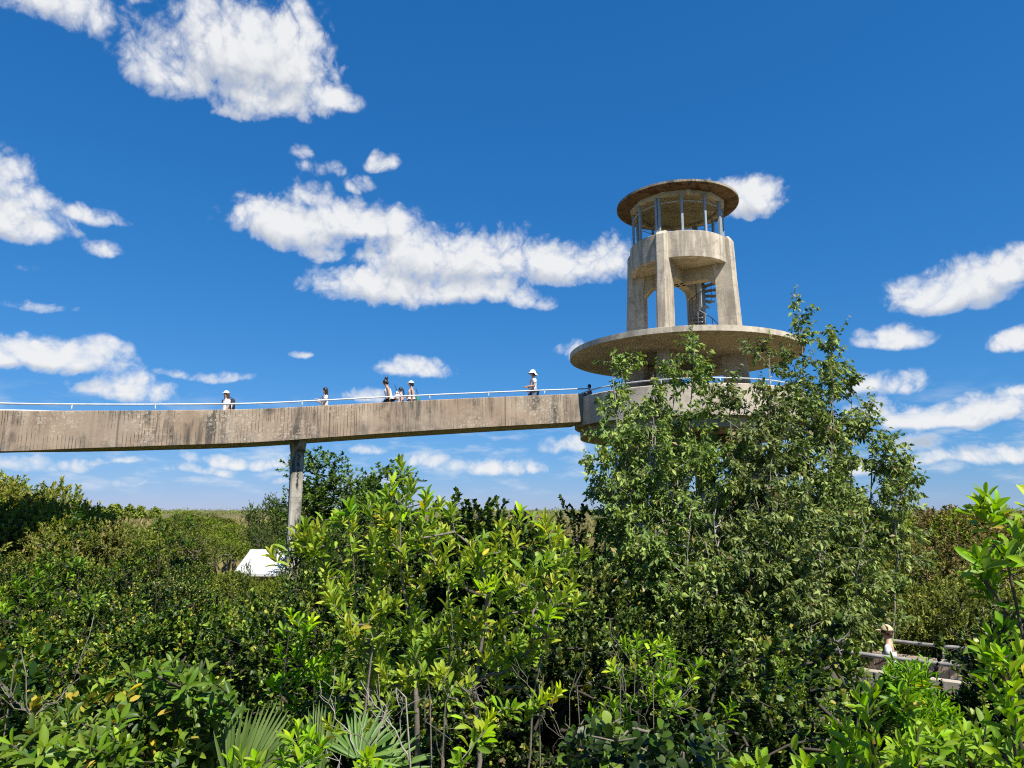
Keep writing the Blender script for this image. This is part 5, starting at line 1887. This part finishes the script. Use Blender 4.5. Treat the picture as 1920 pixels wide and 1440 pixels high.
# ================================================================== willows in front of the tower
def willow(label, base, stems_px, tint, seed_r=.05, sub=1.0, mat='leaf_willow'):
    """several tall whippy stems, feathered with drooping leaves"""
    base = np.asarray(base, float)
    root = empty('willow_tree', tuple(base))
    tag(root, label, 'tree', None)
    Vs, Qs, off = [], [], 0

    def add(pts_, rr, sides=5):
        nonlocal off
        V, Q = tube_arrays(pts_, rr, sides)
        Vs.append(V); Qs.append(Q + off); off += len(V)
    Lv = Leaves()
    for (u_, v_, dp, r_low, r_top, f_lo) in stems_px:
        tip = np.array(at(u_, v_, dp))
        b0 = base + np.append(rng.normal(0, .25, 2), 0)
        H = tip[2]
        n_ = 16
        side = rng.normal(0, .18, 3) * [1, 1, 0]
        pts_ = []
        for i in range(n_ + 1):
            f = i / n_
            p = b0 * (1 - f) + tip * f
            p[:2] = b0[:2] * (1 - f ** .8) + tip[:2] * f ** .8
            p = p + side * math.sin(f * PI * 1.5) + (rng.normal(0, .03, 3) if 0 < i < n_ else 0)
            pts_.append(p)
        pts_ = np.array(pts_)
        add(pts_, np.linspace(seed_r, .006, n_ + 1), 6)
        # limbs: a few long ones, each ending in an uneven clump of twigs; the leader keeps a short plume
        nl = int(14 * sub)
        tw_p, tw_d, tw_l = [], [], []
        for k in range(nl + 1):
            g_ = ((k + rng.random() * .9) / nl) if k < nl else 1.0
            f = f_lo + (1 - f_lo) * min(1.0, g_ * .97)
            x = min(f * n_, n_ - 1e-3)
            i = int(x)
            p0 = pts_[i] * (1 - (x - i)) + pts_[i + 1] * (x - i)
            a = rng.uniform(0, 2 * PI)
            big = rng.random() ** 1.3
            L_ = (r_low * 1.15 * (1 - g_ * .75) + r_top * g_) * (.35 + .95 * big)
            if k == nl:
                L_ = max(.2, r_top * 1.4)
            d_ = np.array([math.cos(a), math.sin(a), rng.uniform(.35, 1.5)])
            if k == nl:
                d_ = np.array([.15 * math.cos(a), .15 * math.sin(a), 1.0])
            d_ /= np.linalg.norm(d_)
            m_ = 6
            bend = rng.normal(0, .16, 3)
            br = np.array([p0 + d_ * L_ * t + bend * L_ * t * t + np.array([0, 0, -.22 * L_ * t * t * (1 - g_)]) + (rng.normal(0, .02, 3) if t else 0) for t in np.linspace(0, 1, m_ + 1)])
            add(br, np.linspace(.012, .004, m_ + 1), 4)
            nt_ = max(5, int(L_ * 19))
            for j in range(nt_):
                t = 1.0 - rng.random() ** 1.6 * .75 if j else 1.0
                xx = min(t * m_, m_ - 1e-3)
                ii = int(xx)
                q0 = br[ii] * (1 - (xx - ii)) + br[ii + 1] * (xx - ii)
                dd = unit(br[ii + 1] - br[ii])
                dd = unit(dd * .8 + rng.normal(0, .55, 3) + np.array([0, 0, .18]))
                tw_p.append(q0); tw_d.append(dd); tw_l.append(rng.uniform(.14, .40) * (1 if rng.random() > .12 else 1.6))
        tw_p, tw_d, tl = np.array(tw_p), np.array(tw_d), np.array(tw_l)
        for q0, dd, l_ in zip(tw_p, tw_d, tl):
            pp = np.array([q0, q0 + dd * l_ * .5, q0 + dd * l_ + np.array([0, 0, -.05])])
            add(pp, np.array([.0035, .0028, .0015]), 3)
        per = 13
        n = len(tw_p)
        ff = (np.arange(per) + .5) / per
        bp_ = tw_p[:, None, :] + tw_d[:, None, :] * (tl[:, None] * ff[None, :])[..., None]
        rd = unit(np.cross(tw_d[:, None, :], rng.normal(size=(n, per, 3))))
        ld = unit(tw_d[:, None, :] * .45 + rd * .75 + np.array([0, 0, -.75]) * rng.uniform(.3, 1.4, (n, per, 1)))
        nn = unit(np.array([0, 0, .35]) + rd * .7 + rng.normal(0, .55, (n, per, 3)))
        LL = .100 * (1 + rng.normal(0, .22, (n, per))).clip(.5, 1.6)
        tt = (rng.normal(tint, .13, (n, 1)) + rng.normal(0, .16, (n, per))).clip(.02, .92)
        tt = np.where(rng.random((n, per)) < .02, 1.0, tt)
        Lv.add(bp_.reshape(-1, 3), ld.reshape(-1, 3), nn.reshape(-1, 3), LL.ravel(), (LL * .46).ravel(), tt.ravel())
    V = np.concatenate(Vs) - base
    part_of('trunk', mesh_np('trunk', V, [np.concatenate(Qs)]), M['bark_pale'], root)
    p_, d_, n_, L_, W_, t_ = Lv.arrays()
    Lv2 = Leaves()
    Lv2.add(p_ - base, d_, n_, L_, W_, t_)
    part_of('crown', Lv2.mesh('crown', SH_FOUR), M[mat], root)
    return Lv2.count()


def gbase(u_, v_, Y):
    p = at(u_, v_, Y)
    return (p.x, Y, 0.0)


W_STEMS_1 = [(1142, 690, 12.6, .55, .20, .50), (1172, 705, 12.9, .75, .22, .5), (1218, 700, 12.4, .8, .22, .5), (1262, 745, 12.8, .8, .25, .5), (1300, 652, 12.5, .8, .22, .52), (1318, 735, 12.9, .8, .28, .5),
             (1135, 870, 12.2, .45, .22, .62), (1150, 800, 13.4, .6, .3, .5), (1190, 790, 12.2, .8, .35, .5), (1240, 830, 12.0, .9, .4, .5), (1350, 840, 12.2, .85, .35, .52), (1290, 900, 11.8, .9, .4, .5), (1165, 900, 12.0, .6, .35, .5), (1210, 940, 11.8, .9, .45, .5), (1260, 980, 11.6, .8, .4, .5)]
W_STEMS_2 = [(1440, 668, 12.8, .7, .16, .55), (1385, 735, 12.4, .75, .22, .52), (1420, 745, 13.0, .8, .3, .5), (1465, 760, 12.6, .8, .25, .5), (1400, 830, 12.2, .8, .4, .5), (1475, 830, 12.2, .8, .4, .5), (1340, 960, 11.6, .8, .4, .55), (1430, 930, 11.6, .9, .45, .5), (1375, 900, 11.9, .9, .45, .5), (1450, 880, 12.2, .9, .4, .5)]
W_STEMS_3 = [(1512, 602, 13.0, .75, .20, .55), (1545, 640, 13.3, .75, .22, .55), (1590, 648, 13.0, .7, .18, .6), (1612, 715, 13.2, .7, .22, .6), (1495, 690, 13.2, .75, .25, .55), (1560, 740, 12.7, .85, .35, .5), (1620, 790, 13.0, .7, .25, .62),
             (1650, 850, 12.8, .55, .25, .74), (1698, 905, 12.6, .5, .25, .78), (1530, 850, 12.4, .85, .4, .5), (1590, 900, 12.2, .8, .35, .55), (1520, 960, 11.8, .9, .4, .5), (1610, 985, 11.8, .7, .3, .6), (1560, 830, 12.6, .9, .4, .5), (1500, 800, 12.6, .9, .35, .5), (1570, 960, 12.0, .9, .4, .5)]
nw = willow('willow with slender pale stems hiding the left half of the tower deck', gbase(1225, 1200, 12.6), W_STEMS_1, .62)
nw += willow('willow with browned inner twigs in front of the middle of the tower deck', gbase(1415, 1200, 12.7), W_STEMS_2, .54)
nw += willow('willow with open airy tips and outstretched limbs right of the tower', gbase(1540, 1200, 12.8), W_STEMS_3, .60)
# low drooping willow skirts
nw += willow('low drooping willow sapling beneath the tower, above the dark thicket', gbase(1420, 1300, 11.6), [(1440, 1010, 11.4, .75, .4, .62), (1490, 1020, 11.4, .7, .4, .62), (1525, 1050, 11.5, .6, .35, .68), (1390, 1050, 11.2, .7, .4, .62), (1450, 1080, 11.2, .8, .45, .62), (1340, 1060, 11.2, .6, .35, .64), (1380, 1110, 11.0, .6, .35, .64), (1500, 1100, 11.2, .6, .35, .66)], .62)

# ================================================================== the thicket
def proj(x, y, z):
    dz = z - CAMZ
    zc = y * CP + dz * SP
    return 960 + FPX * x / zc, 720 - FPX * (dz * CP - y * SP) / zc


def z_at_v(x, y, v_):
    """height at (x, y) that is seen in photo row v_"""
    yy = (720 - v_) / FPX
    return CAMZ + (SP + yy * CP) / (CP - yy * SP) * y


SKY_U = [-200, 0, 150, 235, 255, 300, 320, 430, 445, 550, 590, 700, 850, 900, 1010, 1100, 1200, 1500, 1560, 1600, 1700, 1850, 1920, 2100]
SKY_V = [1000, 1005, 1010, 1025, 1118, 1118, 1030, 1050, 1080, 1070, 1005, 960, 950, 935, 905, 930, 960, 1000, 1030, 1060, 1075, 1075, 1060, 1050]


def dist_seg(x, y, pth):
    d_ = 1e9
    for a, b_ in zip(pth[:-1], pth[1:]):
        ax, ay, bx, by = a[0], a[1], b_[0], b_[1]
        t = max(0, min(1, ((x - ax) * (bx - ax) + (y - ay) * (by - ay)) / ((bx - ax) ** 2 + (by - ay) ** 2 + 1e-9)))
        d_ = min(d_, math.hypot(x - ax - t * (bx - ax), y - ay - t * (by - ay)))
    return d_


mid2 = path2 + nrm2 * W2 / 2
def _xy(u_, v_, Y):
    p = at(u_, v_, Y)
    return (p.x, Y)
LANDMARKS = [('tall lime shrub', _xy(830, 1200, 5.0)), ('upright fan palm', _xy(420, 1400, 4.5)), ('flat fan palm', _xy(680, 1400, 4.7)), ('ramp support post', _xy(562, 1000, 25)), ('white roofed shelter', _xy(500, 1050, 40)),
             ('rounded olive bushes', _xy(40, 950, 22)), ('half hidden van', _xy(276, 1060, 36)), ('willow at the left of the deck', _xy(1225, 1200, 12.6)), ('browned willow', _xy(1415, 1200, 12.7)), ('airy willow', _xy(1540, 1200, 12.8)),
             ('tower legs', (TX, TY)), ('lower ramp wall', (5.3, 11.2)), ('lower ramp bend', (9.0, 8.0)), ('dark round leaved shrub', _xy(1200, 1400, 3.9)), ('curved leaf shrub', _xy(110, 1400, 3.5)), ('drooping glossy shrub', _xy(340, 1300, 4.6)),
             ('fresh green shrub', _xy(70, 1100, 8.0)), ('yellow green sprigs', _xy(550, 1170, 5.2)), ('bright leaf whorls', _xy(1220, 1215, 5.0)), ('feathery bright shrub', _xy(1730, 1300, 5.2)), ('leafy twig tips', _xy(325, 980, 12)), ('slender leafy shoot', _xy(143, 960, 13)), ('dark trees', _xy(620, 950, 35)), ('brown mound', _xy(1750, 1000, 20))]


def landmark(x, y):
    return min(LANDMARKS, key=lambda l: math.hypot(x - l[1][0], y - l[1][1]))[0]


def size_word(top):
    return 'tall' if top > 5.3 else ('low' if top < 4.75 else 'mid height')




def window_limit(x, y, top):
    """shrubs stay below the lines of sight to the shelter's roof and to the van"""
    for u0, u1, v_, hwm, mg in ((452, 540, 1054, 1.15, .42), (266, 290, 1064, .45, .30)):
        uc = proj(x, y, 5.0)[0]
        hw = FPX * hwm / y
        if uc + hw > u0 and uc - hw < u1 and y < 43:
            top = min(top, z_at_v(x, y, v_) - mg)
    return top


n_shrub = 0
yy0 = 4.2
row = 0
while yy0 < 27:
    sp = 1.25 + .028 * yy0
    half = yy0 * .80 + 1.5
    xx0 = -half + (row % 2) * sp * .5
    while xx0 < half:
        x = xx0 + rng.uniform(-.35, .35) * sp
        y = yy0 + rng.uniform(-.35, .35) * sp
        xx0 += sp
        if math.hypot(x, y) < 4.4:
            continue
        if math.hypot(x - TX, y - TY) < 3.9:
            continue
        if dist_seg(x, y, mid2[::4]) < 1.75:
            continue
        u_, _ = proj(x, y, 5.0)
        vlim = float(np.interp(u_, SKY_U, SKY_V)) + rng.uniform(0, 22)
        top = rng.normal(4.95, .22)
        if 600 < u_ < 1125 and 8.5 < y < 13:
            top = rng.normal(6.2, .25)
        elif 1125 <= u_ < 1560 and y < 12.3:
            top = rng.normal(4.9, .2)
        top = min(top, z_at_v(x, y, vlim))
        # keep the window onto the lower ramp open
        behind = y > float(np.interp(x, path2[:, 0], path2[:, 1]))
        if 1370 < u_ <= 1500 and y > 7.5 and y < 12.2:
            top = min(top, z_at_v(x, y, 1225))
        if u_ > 1500 and not behind:
            top = min(top, z_at_v(x, y, 1345 + rng.uniform(0, 40)) if u_ < 1880 else z_at_v(x, y, 1180))
        if x > 0 and u_ > 1500 and y < 5 and u_ < 1900:
            top = min(top, z_at_v(x, y, 1400))
        if 430 < u_ < 530 and 6 <= y < 30:
            top = min(top, z_at_v(x, y, 1085 + rng.uniform(0, 25)) - .38)
        if 380 < u_ < 780 and y < 6:
            top = min(top, z_at_v(x, y, 1330))
        top = min(top, z_at_v(x, y, 1040)) if 300 < u_ < 560 and y > 14 else top
        top = window_limit(x, y, top)
        if top < 2.6:
            continue
        k = rng.random()
        if u_ > 1560 and behind and y > 13:
            if k < .55:
                place('olive', 'olive_bush', x, y, top, 'leaf_olive', 'bark', '%s fine leaved olive bush close to the %s' % (size_word(top), landmark(x, y)), 'bush', 'bushes beyond the lower ramp', base_h=5.0)
            else:
                place('myrtle', 'lime_bush', x, y, top, 'leaf_lime', 'bark', '%s lime tinted fine leaved bush close to the %s' % (size_word(top), landmark(x, y)), 'bush', 'lime bushes beyond the lower ramp', base_h=5.0)
        elif k < .80 or y < 8:
            left = u_ < 560
            lm = landmark(x, y)
            lab, grp = '%s dark small leaved shrub close to the %s' % (size_word(top), lm), 'dark thicket by the ' + lm
            place('plum', 'thicket_shrub', x, y, top, 'leaf_dark', 'bark_dark', lab, 'shrub', grp, base_h=5.0, tint=rng.uniform(-.10, .08) + (.14 if left else 0))
        else:
            place('myrtle', 'myrtle_shrub', x, y, top, 'leaf_broad' if k < .9 else 'leaf_olive', 'bark_dark', '%s narrow leaved green shrub close to the %s' % (size_word(top), landmark(x, y)), 'shrub', 'narrow leaved shrubs by the ' + landmark(x, y), base_h=5.0)
        n_shrub += 1
    yy0 += sp * .9
    row += 1

# shrubs set against the foot of the support post and along the lower ramp's wall
for (u_, v_, Y, lab) in ((605, 1020, 9.5, 'dark small leaved shrub hiding the foot of the ramp support post'), (625, 1010, 11.0, 'dark small leaved shrub between support post and tall lime shrub'), (572, 1065, 13.0, 'low dark shrub just in front of the ramp support post'), (462, 1046, 24.0, 'dark shrub standing in front of the white roofed shelter eave'), (522, 1050, 23.0, 'dark shrub between the support post and the white roofed shelter')):
    p = at(u_, v_, Y)
    place('plum', 'thicket_shrub', p.x, Y, p.z - .2, 'leaf_dark', 'bark_dark', lab, 'shrub', 'shrubs at the support post', base_h=5.0, wide=.8 if Y < 15 else .42)
for (i_, of_, v_) in ((17, .85, 1272), (20, .9, 1280), (22, .85, 1288), (24, .9, 1292), (26, .85, 1296), (28, .9, 1300), (30, .85, 1304), (33, .9, 1310)):
    q_ = path2[i_] - nrm2[i_] * of_
    place('plum', 'thicket_shrub', float(q_[0]), float(q_[1]), z_at_v(q_[0], q_[1], v_) - .10, 'leaf_dark', 'bark_dark', 'low dark shrub pressed against the outside of the lower ramp wall', 'shrub', 'shrubs against the lower ramp wall', base_h=5.0, wide=.75, tint=-.06)

for (u_, v_, lab) in ((1635, 1292, 'low dark shrub in front of the crooked dead branch'), (1700, 1300, 'low dark shrub behind the feathery bright shrub'), (1765, 1302, 'low dark shrub between feathery bright shrub and lower ramp wall'),
                      (1825, 1308, 'low dark shrub between the arching lime branch and lower ramp wall'), (1890, 1305, 'low dark shrub behind the arching lime branch')):
    p = at(u_, v_, 7.6)
    place('plum', 'thicket_shrub', p.x, 7.6, p.z - .12, 'leaf_dark', 'bark_dark', lab, 'shrub', 'shrubs before the lower ramp', base_h=5.0, wide=.62)
p = at(580, 985, 22)
place('plum', 'thicket_shrub', p.x, 21, p.z - .1, 'leaf_dark', 'bark_dark', 'tall narrow dark shrub screening the lower half of the ramp support post', 'shrub', 'shrubs at the support post', base_h=5.0, wide=.42)

# the round olive bushes at the far left, taller than the thicket
for (u_, v_, Y, w_) in ((-60, 890, 25, 1.25), (25, 888, 26, 1.2), (85, 905, 25, 1.0), (125, 935, 24, .9), (-20, 930, 22.5, 1.1), (60, 945, 22, 1.0), (120, 965, 22, .9), (165, 975, 22.5, .8), (-110, 900, 23.5, 1.2), (0, 905, 24, 1.3), (50, 915, 23.5, 1.2), (95, 930, 23.2, 1.1), (-70, 920, 22.5, 1.2), (20, 950, 21.5, 1.2), (145, 955, 23, .9)):
    p = at(u_, v_, Y)
    place('olive', 'olive_bush', p.x, Y, p.z, 'leaf_olive', 'bark', 'big rounded olive green bush rising above the thicket under the ramp end', 'bush', 'rounded olive bushes under the ramp end', base_h=5.0, wide=w_, tint=.16)
# the brownish mound on the right
for (u_, v_, Y, w_) in ((1600, 985, 21, 1.0), (1650, 965, 21, 1.1), (1700, 950, 21.5, 1.2), (1755, 948, 21, 1.2), (1810, 952, 21.5, 1.2), (1860, 965, 21, 1.2), (1920, 960, 21.5, 1.3), (1680, 1010, 19, 1.0), (1740, 1000, 18.8, 1.1), (1800, 1005, 19, 1.1), (1870, 1010, 19, 1.2), (1940, 1000, 19, 1.2)):
    p = at(u_, v_, Y)
    brown = 1720 < u_ < 1830
    place('olive', 'mound_bush', p.x, Y, p.z, 'leaf_brown' if brown else 'leaf_olive', 'bark',
          'brownish fine twigged bush forming the mound beyond the lower ramp' if brown else 'olive bush at the edge of the brown mound beyond the willows', 'bush',
          'brown mound bushes' if brown else 'olive bushes beside the brown mound', base_h=5.0, wide=w_, tint=.08)
# bushes between the thicket and the marsh
for k in range(30):
    Y = rng.uniform(32, 75)
    u_ = rng.uniform(120, 620)
    v_ = 985 + rng.uniform(-4, 22) if Y < 55 else 975 + rng.uniform(0, 14)
    if 430 < u_ < 560 and Y < 46:
        v_ = max(v_, 1088)
    p = at(u_, v_, Y)
    place('olive' if k % 3 else 'myrtle', 'marsh_edge_bush', p.x, Y, max(1.6, window_limit(p.x, Y, p.z)), 'leaf_olive', 'bark', 'low olive bush at the marsh edge beyond the thicket', 'bush', 'bushes at the marsh edge', base_h=5.0, wide=rng.uniform(1.1, 1.6))
for k in range(16):
    Y = rng.uniform(34, 80)
    u_ = rng.uniform(1560, 2000)
    p = at(u_, 972 + rng.uniform(0, 16), Y)
    place('olive', 'marsh_edge_bush', p.x, Y, max(2.0, p.z), 'leaf_olive', 'bark', 'low olive bush far behind the brown mound', 'bush', 'bushes behind the brown mound', base_h=5.0, wide=rng.uniform(1.1, 1.5))
# dark trees behind the support post
for (u_, v_, Y, w_, lab) in ((655, 848, 38, 1.35, 'dark round crowned tree behind the ramp support post, tallest of three'), (610, 905, 37, 1.05, 'dark tree directly behind the ramp support post'), (500, 928, 54, .85, 'small ragged dark tree at the marsh side of the support post'),
                             (700, 885, 40, 1.1, 'dark tree behind the top of the tall lime shrub')):
    p = at(u_, v_, Y)
    place('canopy_tree', 'dark_tree', p.x, Y, p.z, 'leaf_tree', 'bark', lab, 'tree', 'dark trees behind the support post', base_h=9.0, wide=w_)
for (u_, v_, Y) in ((620, 975, 34), (600, 990, 50), (500, 995, 52), (690, 965, 34), (740, 960, 36)):
    p = at(u_, v_, Y)
    place('myrtle', 'marsh_edge_bush', p.x, Y, p.z, 'leaf_tree', 'bark', 'dark green bush at the foot of the dark trees', 'bush', 'bushes under the dark trees', base_h=5.0, wide=1.3)
# clumps out in the marsh
for (u_, Y, h, w_) in ((352, 190, 5.6, 2.6), (385, 185, 6.0, 2.8), (415, 195, 5.4, 2.4), (372, 170, 5.0, 2.2), (330, 230, 4.6, 2.0)):
    x = (u_ - 960) / FPX * Y * 1.0
    place('canopy_tree', 'marsh_clump', x, Y, h, 'leaf_olive', 'bark', 'low rounded bush clump standing out in the tan marsh', 'bush', 'bush clumps out in the marsh', base_h=9.0, wide=w_)

# tree islands and the far tree line on the horizon: one mass
Lv = Leaves()
def far_clump(x, y, rx, h, n):
    d_ = rand_dirs(n)
    d_[:, 2] = np.abs(d_[:, 2])
    p = np.array([x, y, 0]) + d_ * np.array([rx, rx * .6, h]) * (1 - .3 * rng.random((n, 1)))
    sz = h * .22
    Lv.add(p, rand_dirs(n), unit(d_ + rng.normal(0, .4, (n, 3))), np.full(n, sz), np.full(n, sz * .7), rng.normal(.55, .15, n).clip(.1, .9))
for (u_, h) in ((212, 9.2), (225, 10.6), (240, 10.4), (255, 9.8), (270, 8.8), (285, 8.2), (300, 7.8), (320, 7.6), (198, 7.6)):
    Y = 470
    far_clump((u_ - 960) / FPX * Y * 1.012, Y + rng.uniform(-10, 10), 4.2, h, 260)
for k in range(420):
    a = rng.uniform(R(-62), R(62))
    D_ = rng.uniform(900, 1500)
    far_clump(D_ * math.sin(a), D_ * math.cos(a), rng.uniform(12, 30), rng.uniform(6.5, 9.5) + (2 if rng.random() < .1 else 0), 46)
far = obj('far_tree_line', Lv.mesh('far_tree_line', SH_TINY), M['leaf_olive'])
far.color = (0, 0, 0, 1)
tag(far, 'distant low tree islands along the marsh horizon', 'trees', None, 'stuff')

# sawgrass tussocks on the near marsh: uncountable, one mass
Lv = Leaves()
n = 26000
a = rng.uniform(R(-45), R(45), n)
D_ = 60 * np.exp(rng.random(n) * 1.9)
p = np.stack([D_ * np.sin(a), D_ * np.cos(a), np.zeros(n)], 1)
dd = unit(rng.normal(0, .35, (n, 3)) * [1, 1, 0] + np.array([0, 0, 1.0]))
nn = unit(np.stack([rng.normal(0, 1, n), rng.normal(-1, .5, n), np.zeros(n)], 1))
sz = rng.uniform(.9, 1.7, n) * (1 + D_ / 400)
Lv.add(p, dd, nn, sz, sz * .35, rng.normal(.7, .18, n).clip(.1, 1))
M['grass'] = leaf_mat('sawgrass', [(0, (.10, .095, .03)), (.5, (.19, .165, .06)), (1, (.27, .215, .10))], .7, .2, .2)
gr = obj('sawgrass', Lv.mesh('sawgrass', SH_TINY), M['grass'])
gr.color = (0, 0, 0, 1)
tag(gr, 'tan and green sawgrass covering the marsh', 'grass', None, 'stuff')
